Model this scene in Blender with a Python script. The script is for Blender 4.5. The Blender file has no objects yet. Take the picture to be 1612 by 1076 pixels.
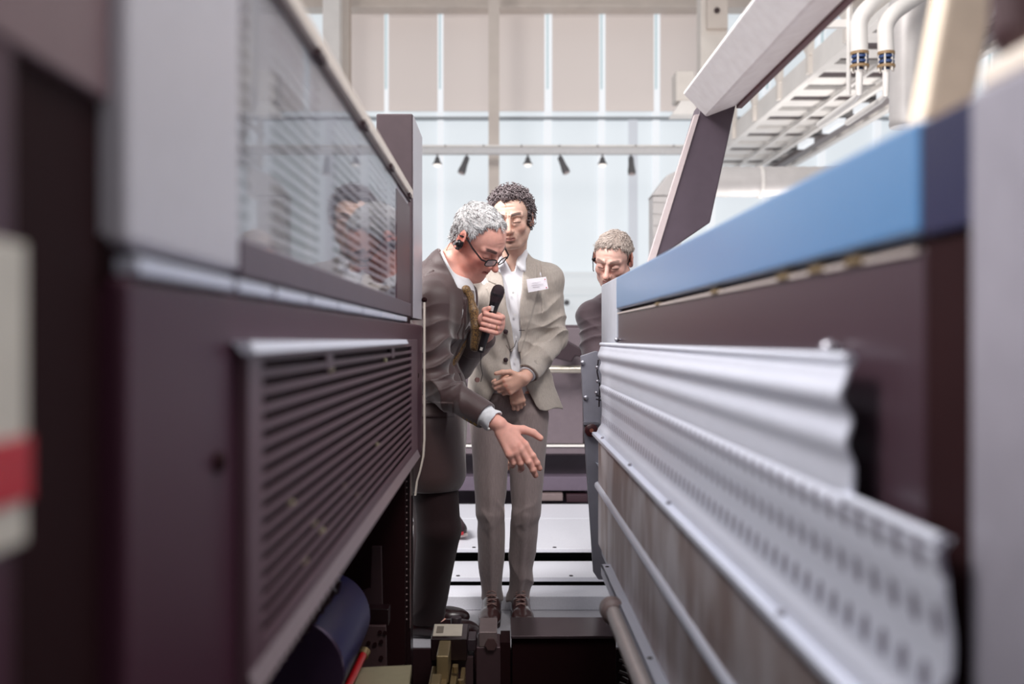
import bpy, math, random
import numpy as np
from mathutils import Vector, Matrix

random.seed(7)
RNG = np.random.RandomState(11)
SC = bpy.context.scene
COL = SC.collection
CAMZ = 1.167          # eye height above the walkway
FX, VX, VY = 1567.0, 788.0, 532.0

# ------------------------------------------------------------------ camera
cam_d = bpy.data.cameras.new('camera')
cam = bpy.data.objects.new('camera', cam_d)
COL.objects.link(cam)
cam.location = (0, 0, CAMZ)
cam.rotation_euler = (math.radians(90), 0, 0)
cam_d.sensor_width = 36.0
cam_d.lens = 36.0 * FX / 1612.0
cam_d.shift_x = (806 - VX) / 1612.0
cam_d.shift_y = (VY - 538) / 1612.0
cam_d.clip_start = 0.05
cam_d.clip_end = 200
cam_d.dof.use_dof = True
cam_d.dof.focus_distance = 3.9
cam_d.dof.aperture_fstop = 1.9
SC.camera = cam

# ------------------------------------------------------------------ world, lights, exposure
world = bpy.data.worlds.new('world')
SC.world = world
world.use_nodes = True
wn = world.node_tree.nodes
wl = world.node_tree.links
wn.clear()
w_out = wn.new('ShaderNodeOutputWorld')
w_bg = wn.new('ShaderNodeBackground')
w_tc = wn.new('ShaderNodeTexCoord')
w_sep = wn.new('ShaderNodeSeparateXYZ')
w_ramp = wn.new('ShaderNodeValToRGB')
w_map = wn.new('ShaderNodeMapRange')
w_map.inputs['From Min'].default_value = -1.0
w_map.inputs['From Max'].default_value = 1.0
wl.new(w_tc.outputs['Generated'], w_sep.inputs[0])
wl.new(w_sep.outputs['Z'], w_map.inputs['Value'])
wl.new(w_map.outputs[0], w_ramp.inputs[0])
w_ramp.color_ramp.elements[0].position = 0.45
w_ramp.color_ramp.elements[0].color = (0.10, 0.085, 0.085, 1)
w_ramp.color_ramp.elements[1].position = 0.56
w_ramp.color_ramp.elements[1].color = (0.66, 0.66, 0.68, 1)
wl.new(w_ramp.outputs[0], w_bg.inputs['Color'])
w_bg.inputs['Strength'].default_value = 0.85
wl.new(w_bg.outputs[0], w_out.inputs[0])

def area(name, loc, target, size, power, color=(1, 1, 1), size_y=None):
    d = bpy.data.lights.new(name, 'AREA')
    d.energy = power
    d.color = color
    d.size = size
    if size_y:
        d.shape = 'RECTANGLE'
        d.size_y = size_y
    o = bpy.data.objects.new(name, d)
    COL.objects.link(o)
    o.location = loc
    v = Vector(target) - Vector(loc)
    o.rotation_euler = v.to_track_quat('-Z', 'Y').to_euler()
    return o

area('hall_lamp', (-3.4, 1.9, 5.0), (0.15, 3.9, 1.1), 2.0, 520, (1.0, 0.97, 0.95))
area('front_fill', (0.9, 1.0, 4.6), (0.0, 4.0, 1.3), 1.3, 125, (1.0, 0.96, 0.93))  # unseen fill added to brighten the men from the camera side
area('near_fill', (-1.6, 0.6, 4.2), (0.4, 2.2, 0.9), 2.0, 70, (0.95, 0.96, 1.0))  # unseen fill added above the near press units

area('gantry_fill', (3.3, 9.6, 0.9), (3.3, 9.8, 3.5), 2.2, 95, (1.0, 0.97, 0.94))  # unseen fill added below to brighten the gantry's underside

SC.view_settings.view_transform = 'Standard'
SC.view_settings.look = 'None'
SC.view_settings.gamma = 1.0
SC.view_settings.exposure = 0.0
SC.view_settings.use_curve_mapping = False

# ------------------------------------------------------------------ helpers
def P(px, py, Y):
    return np.array([(px - VX) * Y / FX, Y, CAMZ - (py - VY) * Y / FX])

def lin(r, g, b):
    o = []
    for c in (r, g, b):
        c = c / 255.0
        o.append(c / 12.92 if c <= 0.04045 else ((c + 0.055) / 1.055) ** 2.4)
    return (o[0], o[1], o[2], 1.0)

def mat(name, rgb, rough=0.5, metal=0.0, spec=0.5, var=0.06, nscale=30.0, bump=0.0,
        bscale=None, sheen=0.0, coat=0.0, stretch=(1, 1, 1), var2=None, aniso=0.0):
    m = bpy.data.materials.new(name)
    m.use_nodes = True
    nt = m.node_tree
    n, l = nt.nodes, nt.links
    b = n['Principled BSDF']
    b.inputs['Roughness'].default_value = rough
    b.inputs['Metallic'].default_value = metal
    b.inputs['Specular IOR Level'].default_value = spec
    if sheen:
        b.inputs['Sheen Weight'].default_value = sheen
        b.inputs['Sheen Roughness'].default_value = 0.5
    if coat:
        b.inputs['Coat Weight'].default_value = coat
        b.inputs['Coat Roughness'].default_value = 0.28
    tc = n.new('ShaderNodeTexCoord')
    mp = n.new('ShaderNodeMapping')
    mp.inputs['Scale'].default_value = stretch
    l.new(tc.outputs['Object'], mp.inputs[0])
    no = n.new('ShaderNodeTexNoise')
    no.inputs['Scale'].default_value = nscale
    no.inputs['Detail'].default_value = 4
    l.new(mp.outputs[0], no.inputs['Vector'])
    c = lin(*rgb)
    mx = n.new('ShaderNodeMix')
    mx.data_type = 'RGBA'
    lo = tuple(x * (1 - var * 2) for x in c[:3]) + (1,)
    hi = tuple(min(1, x * (1 + var * 2)) for x in c[:3]) + (1,)
    if var2:
        lo, hi = c, lin(*var2)
        mr = n.new('ShaderNodeMapRange')
        mr.inputs['From Min'].default_value = 0.38
        mr.inputs['From Max'].default_value = 0.62
        l.new(no.outputs['Fac'], mr.inputs['Value'])
        l.new(mr.outputs[0], mx.inputs['Factor'])
    else:
        l.new(no.outputs['Fac'], mx.inputs['Factor'])
    mx.inputs['A'].default_value = lo
    mx.inputs['B'].default_value = hi
    l.new(mx.outputs['Result'], b.inputs['Base Color'])
    if bump:
        n2 = n.new('ShaderNodeTexNoise')
        n2.inputs['Scale'].default_value = bscale or nscale * 4
        n2.inputs['Detail'].default_value = 3
        l.new(mp.outputs[0], n2.inputs['Vector'])
        bp = n.new('ShaderNodeBump')
        bp.inputs['Strength'].default_value = bump
        bp.inputs['Distance'].default_value = 0.002
        l.new(n2.outputs['Fac'], bp.inputs['Height'])
        l.new(bp.outputs[0], b.inputs['Normal'])
    return m

def emis(name, rgb, strength=1.0, var=0.02, nscale=3.0):
    m = bpy.data.materials.new(name)
    m.use_nodes = True
    n, l = m.node_tree.nodes, m.node_tree.links
    b = n['Principled BSDF']
    c = lin(*rgb)
    b.inputs['Base Color'].default_value = (0.25, 0.25, 0.25, 1)
    b.inputs['Roughness'].default_value = 0.6
    tc = n.new('ShaderNodeTexCoord')
    no = n.new('ShaderNodeTexNoise')
    no.inputs['Scale'].default_value = nscale
    l.new(tc.outputs['Object'], no.inputs['Vector'])
    mx = n.new('ShaderNodeMix')
    mx.data_type = 'RGBA'
    mx.inputs['A'].default_value = tuple(x * (1 - var) for x in c[:3]) + (1,)
    mx.inputs['B'].default_value = tuple(x * (1 + var) for x in c[:3]) + (1,)
    l.new(no.outputs['Fac'], mx.inputs['Factor'])
    l.new(mx.outputs['Result'], b.inputs['Emission Color'])
    b.inputs['Emission Strength'].default_value = strength
    return m

def glassmat(name, tint=(1, 1, 1), refl=1.0, rough=0.02):
    m = bpy.data.materials.new(name)
    m.use_nodes = True
    n, l = m.node_tree.nodes, m.node_tree.links
    n.remove(n['Principled BSDF'])
    out = n['Material Output']
    tr = n.new('ShaderNodeBsdfTransparent')
    tr.inputs[0].default_value = (*tint, 1)
    gl = n.new('ShaderNodeBsdfGlossy')
    gl.inputs['Roughness'].default_value = rough
    fr = n.new('ShaderNodeFresnel')
    fr.inputs['IOR'].default_value = 1.5
    ml = n.new('ShaderNodeMath')
    ml.operation = 'MULTIPLY'
    ml.inputs[1].default_value = refl
    l.new(fr.outputs[0], ml.inputs[0])
    mx = n.new('ShaderNodeMixShader')
    l.new(ml.outputs[0], mx.inputs[0])
    l.new(tr.outputs[0], mx.inputs[1])
    l.new(gl.outputs[0], mx.inputs[2])
    l.new(mx.outputs[0], out.inputs[0])
    return m

class MB:
    """collects shapes that become one mesh object"""
    def __init__(self):
        self.v, self.f = [], []
    def add(self, vs, fs):
        o = len(self.v)
        self.v += [tuple(map(float, p)) for p in vs]
        self.f += [tuple(i + o for i in f) for f in fs]
        return self
    def box(self, x0, x1, y0, y1, z0, z1):
        vs = [(x, y, z) for x in (x0, x1) for y in (y0, y1) for z in (z0, z1)]
        fs = [(0, 1, 3, 2), (4, 6, 7, 5), (0, 4, 5, 1), (2, 3, 7, 6), (0, 2, 6, 4), (1, 5, 7, 3)]
        return self.add(vs, fs)
    def bar(self, a, b, w, h, up=(0, 0, 1)):
        a, b, up = np.array(a, float), np.array(b, float), np.array(up, float)
        d = b - a
        d /= np.linalg.norm(d)
        s = np.cross(d, up)
        if np.linalg.norm(s) < 1e-6:
            s = np.cross(d, (1, 0, 0))
        s /= np.linalg.norm(s)
        u = np.cross(s, d)
        vs = []
        for q in (a, b):
            for i, j in ((-1, -1), (1, -1), (1, 1), (-1, 1)):
                vs.append(q + s * w / 2 * i + u * h / 2 * j)
        return self.add(vs, [(3, 2, 1, 0), (4, 5, 6, 7), (0, 1, 5, 4), (1, 2, 6, 5), (2, 3, 7, 6), (3, 0, 4, 7)])
    def tube(self, pts, r, n=10, cap=True):
        pts = [np.array(p, float) for p in pts]
        m = len(pts)
        rs = r if hasattr(r, '__len__') else [r] * m
        T = []
        for i in range(m):
            t = pts[min(i + 1, m - 1)] - pts[max(i - 1, 0)]
            T.append(t / (np.linalg.norm(t) + 1e-12))
        ref = np.array((0, 0, 1.0)) if abs(T[0][2]) < 0.9 else np.array((1.0, 0, 0))
        s = np.cross(T[0], ref)
        s /= np.linalg.norm(s)
        vs = []
        for i in range(m):
            s = s - T[i] * np.dot(s, T[i])
            s /= np.linalg.norm(s) + 1e-12
            u = np.cross(T[i], s)
            for k in range(n):
                a = 2 * math.pi * k / n
                vs.append(pts[i] + (s * math.cos(a) + u * math.sin(a)) * rs[i])
        fs = []
        for i in range(m - 1):
            for k in range(n):
                k2 = (k + 1) % n
                fs.append((i * n + k, i * n + k2, (i + 1) * n + k2, (i + 1) * n + k))
        if cap:
            fs.append(tuple(range(n))[::-1])
            fs.append(tuple((m - 1) * n + k for k in range(n)))
        return self.add(vs, fs)
    def cyl(self, a, b, r, n=20, r2=None):
        return self.tube([a, b], [r, r if r2 is None else r2], n)
    def lathe(self, o, axis, prof, n=20):
        o, ax = np.array(o, float), np.array(axis, float)
        ax /= np.linalg.norm(ax)
        return self.tube([o + ax * t for t, _ in prof], [max(q, 1e-4) for _, q in prof], n)
    def prism(self, poly, y0, y1, axis='y'):
        n = len(poly)
        def q(a, b, c):
            return {'y': (a, c, b), 'x': (c, a, b), 'z': (a, b, c)}[axis]
        vs = [q(a, b, y0) for a, b in poly] + [q(a, b, y1) for a, b in poly]
        fs = [tuple(range(n)), tuple(range(n, 2 * n))[::-1]]
        for i in range(n):
            j = (i + 1) % n
            fs.append((i, i + n, j + n, j))
        return self.add(vs, fs)
    def sphere(self, c, r, n=10, sc=(1, 1, 1)):
        vs, fs = [], []
        for i in range(n + 1):
            t = math.pi * i / n
            for k in range(2 * n):
                a = math.pi * k / n
                vs.append((c[0] + r * sc[0] * math.sin(t) * math.cos(a), c[1] + r * sc[1] * math.sin(t) * math.sin(a), c[2] + r * sc[2] * math.cos(t)))
        for i in range(n):
            for k in range(2 * n):
                k2 = (k + 1) % (2 * n)
                fs.append((i * 2 * n + k, (i + 1) * 2 * n + k, (i + 1) * 2 * n + k2, i * 2 * n + k2))
        return self.add(vs, fs)
    def split(self):
        par = list(range(len(self.v)))
        def fd(i):
            while par[i] != i:
                par[i] = par[par[i]]
                i = par[i]
            return i
        for f in self.f:
            for k in f[1:]:
                par[fd(k)] = fd(f[0])
        groups = {}
        for f in self.f:
            groups.setdefault(fd(f[0]), []).append(f)
        out = []
        for fs in groups.values():
            ids = sorted({i for f in fs for i in f})
            mp = {o: n for n, o in enumerate(ids)}
            m = MB()
            m.v = [self.v[i] for i in ids]
            m.f = [tuple(mp[i] for i in f) for f in fs]
            out.append(m)
        return out
    def builds(self, name, m, parent=None, **kw):
        return [p.build(name, m, parent, **kw) for p in self.split()]
    def build(self, name, m, parent=None, bevel=0.0, smooth=False, origin=None):
        import bmesh
        me = bpy.data.meshes.new(name)
        v = np.array(self.v)
        if parent is not None:
            o0 = np.array(WLOC[parent.name])
        else:
            o0 = np.array(origin) if origin is not None else np.array(((v[:, 0].min() + v[:, 0].max()) / 2, (v[:, 1].min() + v[:, 1].max()) / 2, v[:, 2].min()))
        me.from_pydata([tuple(p) for p in (v - o0)], [], self.f)
        bm = bmesh.new()
        bm.from_mesh(me)
        bmesh.ops.recalc_face_normals(bm, faces=bm.faces)
        bm.to_mesh(me)
        bm.free()
        me.materials.append(m)
        o = bpy.data.objects.new(name, me)
        COL.objects.link(o)
        if parent is not None:
            o.parent = parent
            WLOC[o.name] = tuple(o0)
        else:
            o.location = o0
            WLOC[o.name] = tuple(o0)
        if smooth:
            me.shade_smooth()
            if smooth != 'all':
                try:
                    me.set_sharp_from_angle(angle=math.radians(40))
                except Exception:
                    pass
        if bevel:
            bv = o.modifiers.new('bevel', 'BEVEL')
            bv.width = bevel
            bv.segments = 3
            bv.limit_method = 'ANGLE'
        return o

WLOC = {}   # world origin of every object (parts are modelled relative to their thing)

def thing(name, label, cat, loc, group=None):
    o = bpy.data.objects.new(name, None)
    o.empty_display_size = 0.05
    COL.objects.link(o)
    o.location = tuple(float(q) for q in loc)
    WLOC[o.name] = tuple(float(q) for q in loc)
    o['label'] = label
    o['category'] = cat
    if group:
        o['group'] = group
    return o

def tag(o, label, cat, group=None):
    o['label'] = label
    o['category'] = cat
    if group:
        o['group'] = group
    return o

def structure(o):
    o['kind'] = 'structure'
    return o

def dup(root, loc, label, group=None):
    r = root.copy()
    COL.objects.link(r)
    r.location = tuple(float(q) for q in loc)
    WLOC[r.name] = tuple(loc)
    r['label'] = label
    if group:
        r['group'] = group
    for ch in list(root.children):
        c = ch.copy()
        COL.objects.link(c)
        c.parent = r
        for g in ch.children:
            d = g.copy()
            COL.objects.link(d)
            d.parent = c
    return r
# ------------------------------------------------------------------ implicit surfaces for bodies and clothes
def unit(v):
    v = np.array(v, float)
    return v / np.linalg.norm(v)

def frame(yaw, pitch, roll=0.0):
    """columns: person's left, forward, up. yaw 0 looks along +X, pitch > 0 looks down"""
    y, p = math.radians(yaw), math.radians(pitch)
    F = np.array([math.cos(p) * math.cos(y), math.cos(p) * math.sin(y), -math.sin(p)])
    L = np.array([-math.sin(y), math.cos(y), 0.0])
    U = np.cross(F, L)
    r = math.radians(roll)
    L2 = L * math.cos(r) + U * math.sin(r)
    U2 = -L * math.sin(r) + U * math.cos(r)
    return np.stack([L2, F, U2], axis=1)

I3 = np.eye(3)

class Sdf:
    def __init__(self):
        self.ops = []
        self.disp = None
        self.o, self.R, self.s = np.zeros(3), I3, 1.0
        self.mode = 1
    def at(self, o, R=I3, s=1.0):
        self.o, self.R, self.s = np.array(o, float), R, s
        return self
    def _w(self, p):
        return self.o + self.R @ (np.array(p, float) * self.s)
    def _push(self, fn, k, mode):
        self.ops.append((fn, k * self.s, mode))
        return self
    def cap(self, a, b, r1, r2=None, k=0.01, mode=1, flat=None):
        """tapered capsule; flat=(axis, factor) squashes its section along a world axis"""
        r2 = r1 if r2 is None else r2
        a, b = self._w(a), self._w(b)
        r1, r2 = r1 * self.s, r2 * self.s
        ax, fac = (None, 1) if flat is None else (self.R @ unit(flat[0]), flat[1])
        def fn(p, a=a, b=b, r1=r1, r2=r2, ax=ax, fac=fac):
            ab = b - a
            q = p - a
            if ax is not None:
                c = (q @ ax)
                q = q + np.outer(c * (1 / fac - 1), ax)
                ab = ab + ax * (ab @ ax) * (1 / fac - 1)
            t = np.clip((q @ ab) / (ab @ ab + 1e-12), 0, 1)
            d = np.sqrt(((q - t[:, None] * ab) ** 2).sum(1)) - (r1 + (r2 - r1) * t)
            return d * (min(fac, 1.0) if ax is not None else 1)
        return self._push(fn, k, mode)
    def chain(self, pts, rs, k=0.01, mode=1):
        for i in range(len(pts) - 1):
            self.cap(pts[i], pts[i + 1], rs[i], rs[i + 1], k, mode)
        return self
    def ell(self, c, r, k=0.01, mode=1, rot=None):
        """ellipsoid in the current frame"""
        o = self._w(c)
        Rm = self.R if rot is None else self.R @ rot
        r = np.array(r, float) * self.s
        def fn(p, o=o, Rm=Rm, r=r):
            q = (p - o) @ Rm
            k0 = np.sqrt(((q / r) ** 2).sum(1))
            k1 = np.sqrt(((q / r ** 2) ** 2).sum(1)) + 1e-9
            return k0 * (k0 - 1) / k1
        return self._push(fn, k, mode)
    def rbox(self, c, h, r=0.005, k=0.004, mode=1, rot=None):
        o = self._w(c)
        Rm = self.R if rot is None else self.R @ rot
        h = np.array(h, float) * self.s
        def fn(p, o=o, Rm=Rm, h=h, r=r):
            q = np.abs((p - o) @ Rm) - (h - r)
            return np.sqrt((np.maximum(q, 0) ** 2).sum(1)) + np.minimum(q.max(1), 0) - r
        return self._push(fn, k, mode)
    def cut(self, point, normal, k=0.003):
        """remove everything on the side the normal points to"""
        o, nn = self._w(point), self.R @ unit(normal)
        return self._push(lambda p, o=o, nn=nn: -((p - o) @ nn), k, -2)
    def func(self, fn, k=0.003, mode=-2):
        return self._push(fn, k, mode)

    def _comb(self, d, e, k, mode):
        if mode == 1:
            h = np.maximum(k - np.abs(d - e), 0) / k
            return np.minimum(d, e) - h * h * k / 4
        e = -e
        h = np.maximum(k - np.abs(d - e), 0) / k
        return np.maximum(d, e) + h * h * k / 4
    def mesh(self, bmin, bmax, h=0.003):
        B = 12
        bmin, bmax = np.array(bmin, float), np.array(bmax, float)
        nb = np.ceil((bmax - bmin) / (h * B)).astype(int)
        N = nb * B + 1
        gi = np.stack(np.meshgrid(*[np.arange(q) for q in nb], indexing='ij'), -1).reshape(-1, 3)
        cen = bmin + (gi * B + B / 2) * h
        rad = B * h * 0.5 * math.sqrt(3)
        vals = [op[0](cen) for op in self.ops]
        d = np.full(len(cen), 1e3)
        for (fn, k, mode), e in zip(self.ops, vals):
            d = self._comb(d, e, k, mode)
        act = np.abs(d) < rad * 1.25 + 0.012
        D = np.ones(tuple(N), np.float32)
        for b in gi[(~act) & (d < 0)]:
            s = b * B
            D[s[0]:s[0] + B + 1, s[1]:s[1] + B + 1, s[2]:s[2] + B + 1] = -1
        loc = np.stack(np.meshgrid(*[np.arange(B + 1)] * 3, indexing='ij'), -1).reshape(-1, 3) * h
        V = np.array(vals)
        umin = None
        for bi in np.nonzero(act)[0]:
            p = cen[bi] - B / 2 * h + loc
            dd = np.full(len(p), 1e3)
            un = [V[i, bi] for i, op in enumerate(self.ops) if op[2] == 1]
            lim = (min(un) if un else 0)
            lim = max(lim, 0) + 2.4 * rad + 0.01
            for i, (fn, k, mode) in enumerate(self.ops):
                if mode == 1 and V[i, bi] > lim + k:
                    continue
                if mode == -1 and V[i, bi] > 1.3 * rad + k + 0.01:
                    continue
                dd = self._comb(dd, fn(p), k, mode)
            if self.disp is not None:
                dd = self.disp(p, dd)
            s = gi[bi] * B
            D[s[0]:s[0] + B + 1, s[1]:s[1] + B + 1, s[2]:s[2] + B + 1] = dd.reshape(B + 1, B + 1, B + 1)
        D[0], D[-1] = 1, 1
        D[:, 0], D[:, -1] = 1, 1
        D[:, :, 0], D[:, :, -1] = 1, 1
        S = (D < 0)
        cnt = np.zeros(tuple(N - 1), np.uint8)
        for i in (0, 1):
            for j in (0, 1):
                for k in (0, 1):
                    cnt += S[i:N[0] - 1 + i, j:N[1] - 1 + j, k:N[2] - 1 + k]
        idx = np.nonzero(((cnt > 0) & (cnt < 8)).ravel())[0]
        M = N - 1
        ci = np.stack(np.unravel_index(idx, tuple(M)), -1)
        acc = np.zeros((len(ci), 3))
        num = np.zeros(len(ci))
        corners = [(i, j, k) for i in (0, 1) for j in (0, 1) for k in (0, 1)]
        cd = {c: D[ci[:, 0] + c[0], ci[:, 1] + c[1], ci[:, 2] + c[2]].astype(float) for c in corners}
        for c in corners:
            for ax in range(3):
                if c[ax] == 0:
                    e = list(c)
                    e[ax] = 1
                    e = tuple(e)
                    a, b = cd[c], cd[e]
                    m = (a < 0) != (b < 0)
                    t = a[m] / (a[m] - b[m])
                    pt = np.tile(np.array(c, float), (m.sum(), 1))
                    pt[:, ax] += t
                    acc[m] += pt
                    num[m] += 1
        verts = bmin + (ci + acc / num[:, None]) * h
        faces = []
        strides = np.array([M[1] * M[2], M[2], 1])
        for ax in range(3):
            sl0 = [slice(0, None)] * 3
            sl1 = [slice(0, None)] * 3
            sl0[ax] = slice(0, -1)
            sl1[ax] = slice(1, None)
            a, b = S[tuple(sl0)], S[tuple(sl1)]
            e = np.stack(np.nonzero(a != b), -1)
            u, v = [(1, 2), (2, 0), (0, 1)][ax]
            sgn = a[e[:, 0], e[:, 1], e[:, 2]]
            base = e @ strides
            q = np.stack([base - strides[u] - strides[v], base - strides[v], base, base - strides[u]], -1)
            q = np.searchsorted(idx, q)
            q[~sgn] = q[~sgn][:, ::-1]
            faces.append(q)
        return verts, np.concatenate(faces)

def sdf_obj(name, sdf, bmin, bmax, h, m, parent, color=None, relax=0):
    v, f = sdf.mesh(bmin, bmax, h)
    return raw_obj(name, v, f, m, parent, color)

def raw_obj(name, v, f, m, parent, color=None, smooth=True):
    me = bpy.data.meshes.new(name)
    o0 = np.array(WLOC[parent.name]) if parent is not None else v.mean(0)
    nv, nf = len(v), len(f)
    k = f.shape[1]
    me.vertices.add(nv)
    me.loops.add(nf * k)
    me.polygons.add(nf)
    me.vertices.foreach_set('co', (v - o0).astype(np.float32).ravel())
    me.loops.foreach_set('vertex_index', f.astype(np.int32).ravel())
    me.polygons.foreach_set('loop_start', np.arange(0, nf * k, k, dtype=np.int32))
    me.update(calc_edges=True)
    me.validate()
    if color is not None:
        ca = me.color_attributes.new('Col', 'FLOAT_COLOR', 'POINT')
        c = np.ones((nv, 4), np.float32)
        c[:, :3] = color(v)
        ca.data.foreach_set('color', c.ravel())
    me.materials.append(m)
    if smooth:
        me.shade_smooth()
    o = bpy.data.objects.new(name, me)
    COL.objects.link(o)
    if parent is not None:
        o.parent = parent
    else:
        o.location = o0
    WLOC[o.name] = tuple(o0)
    return o

def tubes_obj(name, strands, radii, m, parent, n=4):
    """many tapering strands as one mesh. strands (S,T,3), radii (T,)"""
    S, T, _ = strands.shape
    tan = np.gradient(strands, axis=1)
    tan /= np.linalg.norm(tan, axis=2, keepdims=True) + 1e-12
    ref = np.array([0.31, 0.42, 0.85])
    s = np.cross(tan, ref)
    s /= np.linalg.norm(s, axis=2, keepdims=True) + 1e-12
    u = np.cross(tan, s)
    rr = np.asarray(radii)
    if rr.ndim == 1:
        rr = np.tile(rr, (S, 1))
    ring = []
    for k in range(n):
        a = 2 * math.pi * k / n
        ring.append(strands + (s * math.cos(a) + u * math.sin(a)) * rr[:, :, None])
    V = np.stack(ring, 2).reshape(-1, 3)
    base = (np.arange(S)[:, None, None] * T + np.arange(T - 1)[None, :, None]) * n + np.arange(n)[None, None, :]
    nxt = (np.arange(S)[:, None, None] * T + np.arange(T - 1)[None, :, None]) * n + ((np.arange(n) + 1) % n)[None, None, :]
    F = np.stack([base, nxt, nxt + n, base + n], -1).reshape(-1, 4)
    return raw_obj(name, V, F, m, parent)

def smoothstep(a, b, x):
    t = np.clip((x - a) / (b - a), 0, 1)
    return t * t * (3 - 2 * t)

def wob(p, s, seed=0):
    """cheap smooth noise from warped sines, about -1..1"""
    r = np.random.RandomState(seed)
    out = np.zeros(len(p))
    for i in range(4):
        d = r.normal(size=3)
        d /= np.linalg.norm(d)
        e = r.normal(size=3)
        out += np.sin((p @ d) * s * (0.7 + 0.5 * i) + 1.7 * np.sin((p @ e) * s * 0.6 + r.rand() * 6) + r.rand() * 6)
    return out / 4
# ------------------------------------------------------------------ materials
M = {}
M['floor'] = mat('floor_dark', (96, 84, 84), 0.45, nscale=3)
M['platform'] = mat('platform_grey', (168, 166, 172), 0.5, nscale=120, var=0.08)
M['white_paint'] = mat('white_paint', (232, 227, 222), 0.5, nscale=4)
M['tan_steel'] = mat('tan_steel', (212, 200, 190), 0.5, nscale=4)
M['warm_wall'] = mat('warm_wall', (205, 205, 206), 0.6, nscale=2)
M['frost'] = emis('frosted_pane', (221, 229, 235), 0.84)
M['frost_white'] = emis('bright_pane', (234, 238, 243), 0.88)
M['blind'] = emis('blind_fabric', (198, 187, 184), 0.44, var=0.05, nscale=1.2)  # glows in place of daylight passing through the cloth
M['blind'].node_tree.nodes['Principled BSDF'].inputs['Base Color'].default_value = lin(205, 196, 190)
M['cyan_gap'] = emis('window_gap', (150, 178, 184), 0.9)
M['cream_steel'] = mat('cream_steel', (222, 214, 206), 0.5, nscale=6)
M['brown_steel'] = mat('brown_steel', (62, 44, 46), 0.5, nscale=6)
M['duct'] = mat('duct_metal', (205, 200, 198), 0.5, metal=0.2, nscale=8)
M['navy_flange'] = mat('navy_flange', (38, 62, 110), 0.4)
M['gold_brown'] = mat('gold_brown', (150, 120, 84), 0.5)
M['lampdark'] = mat('lamp_housing', (92, 90, 92), 0.5)
M['lampglow'] = emis('lamp_glow', (255, 244, 236), 1.3)

YB = 15.0
def bx(pxa, pxb, pya, pyb, y0, y1, mb=None):
    """box whose front face covers a pixel rectangle at depth y0"""
    a, b = P(pxa, pyb, y0), P(pxb, pya, y0)
    return (mb or MB()).box(a[0], b[0], y0, y1, a[2], b[2])

# floors: hall level, and the lower level the press stands on
fl = MB()
fl.box(-12, 14, 3.76, 24, -0.20, 0.0)
structure(fl.build('floor', M['platform']))
structure(MB().box(-3, 3, 3.742, 3.758, -0.60, -0.002).build('trim_5', mat('fascia_dark', (40, 20, 23), 0.7, spec=.2)))
structure(MB().box(-12, 14, -3, 3.74, -0.75, -0.60).build('floor_pit', M['floor']))

# back wall: sill, glazing, mullions
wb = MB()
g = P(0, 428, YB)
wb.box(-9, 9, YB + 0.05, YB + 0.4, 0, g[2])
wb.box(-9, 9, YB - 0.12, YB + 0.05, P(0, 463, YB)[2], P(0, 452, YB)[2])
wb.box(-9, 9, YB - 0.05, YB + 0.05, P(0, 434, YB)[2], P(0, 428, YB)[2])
structure(wb.build('wall_back', emis('glowing_sill', (214, 219, 223), 0.78)))  # sill wall glows: its backlit brightness is put into the material
top = 7.4
seams = [(366, 374), (450, 458), (548, 552), (606, 611), (690, 697), (778, 779), (858, 868), (944, 952), (1030, 1038), (1118, 1126), (1205, 1213), (1292, 1300), (1380, 1388), (1468, 1476), (1556, 1564)]
z0 = P(0, 428, YB)[2]
zt = P(0, 8, YB)[2]
zs = P(0, 186, YB)[2]
zb = P(0, 171, YB)[2]
BL = ['pale roller blind behind the two steel columns at left, leftmost of the row',
      'narrow pale roller blind just right of the left steel columns',
      'pale roller blind directly left of the middle tan column',
      'pale roller blind directly right of the middle tan column, above the curly haired man',
      'pale roller blind second to the right of the middle tan column',
      'pale roller blind second from the right end, above the third spotlight pair',
      'rightmost pale roller blind, left of the column with the round hole']
for i in range(len(seams) - 1):
    xa = P(seams[i][1], 0, YB)[0]
    xb = P(seams[i + 1][0], 0, YB)[0]
    w = structure(MB().box(xa, xb, YB + 0.10, YB + 0.13, z0, zt + 1.4).build('window_%d' % (i + 1), M['frost']))
    if 3 <= i + 1 <= 9:
        bl = MB().box(xa + 0.01, xb - 0.01, YB - 0.02, YB + 0.0, zb, zt)
        bl.box(xa + 0.01, xb - 0.01, YB - 0.03, YB + 0.01, zb - 0.04, zb)
        tag(bl.build('roller_blind', M['blind'], None), BL[i - 2], 'blind', 'roller blinds in the tall window wall')
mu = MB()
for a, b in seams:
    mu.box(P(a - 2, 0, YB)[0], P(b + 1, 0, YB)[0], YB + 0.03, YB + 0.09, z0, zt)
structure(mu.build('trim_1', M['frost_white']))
gp = MB()
for a, b in seams:
    c = (a + b) / 2
    gp.box(P(c - 2.2, 0, YB)[0], P(c + 0.2, 0, YB)[0], YB + 0.0, YB + 0.029, zb + 0.3, zt)
structure(gp.build('trim_2', M['cyan_gap']))
tr = MB()
tr.box(-9, 9, YB - 0.02, YB + 0.09, zs - 0.02, zs + 0.02)
structure(tr.build('trim_3', mat('sash_grey', (160, 165, 170), 0.5)))
# top beam
tb = MB()
tb.box(-9, 9, YB - 0.45, YB - 0.25, P(0, 12, YB - .4)[2], P(0, 0, YB - .4)[2] + 0.10)
tb.box(-9, 9, YB - 0.50, YB - 0.20, P(0, 12, YB - .4)[2] - 0.03, P(0, 12, YB - .4)[2] + 0.02)
structure(tb.build('trim_4', M['tan_steel']))
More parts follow.
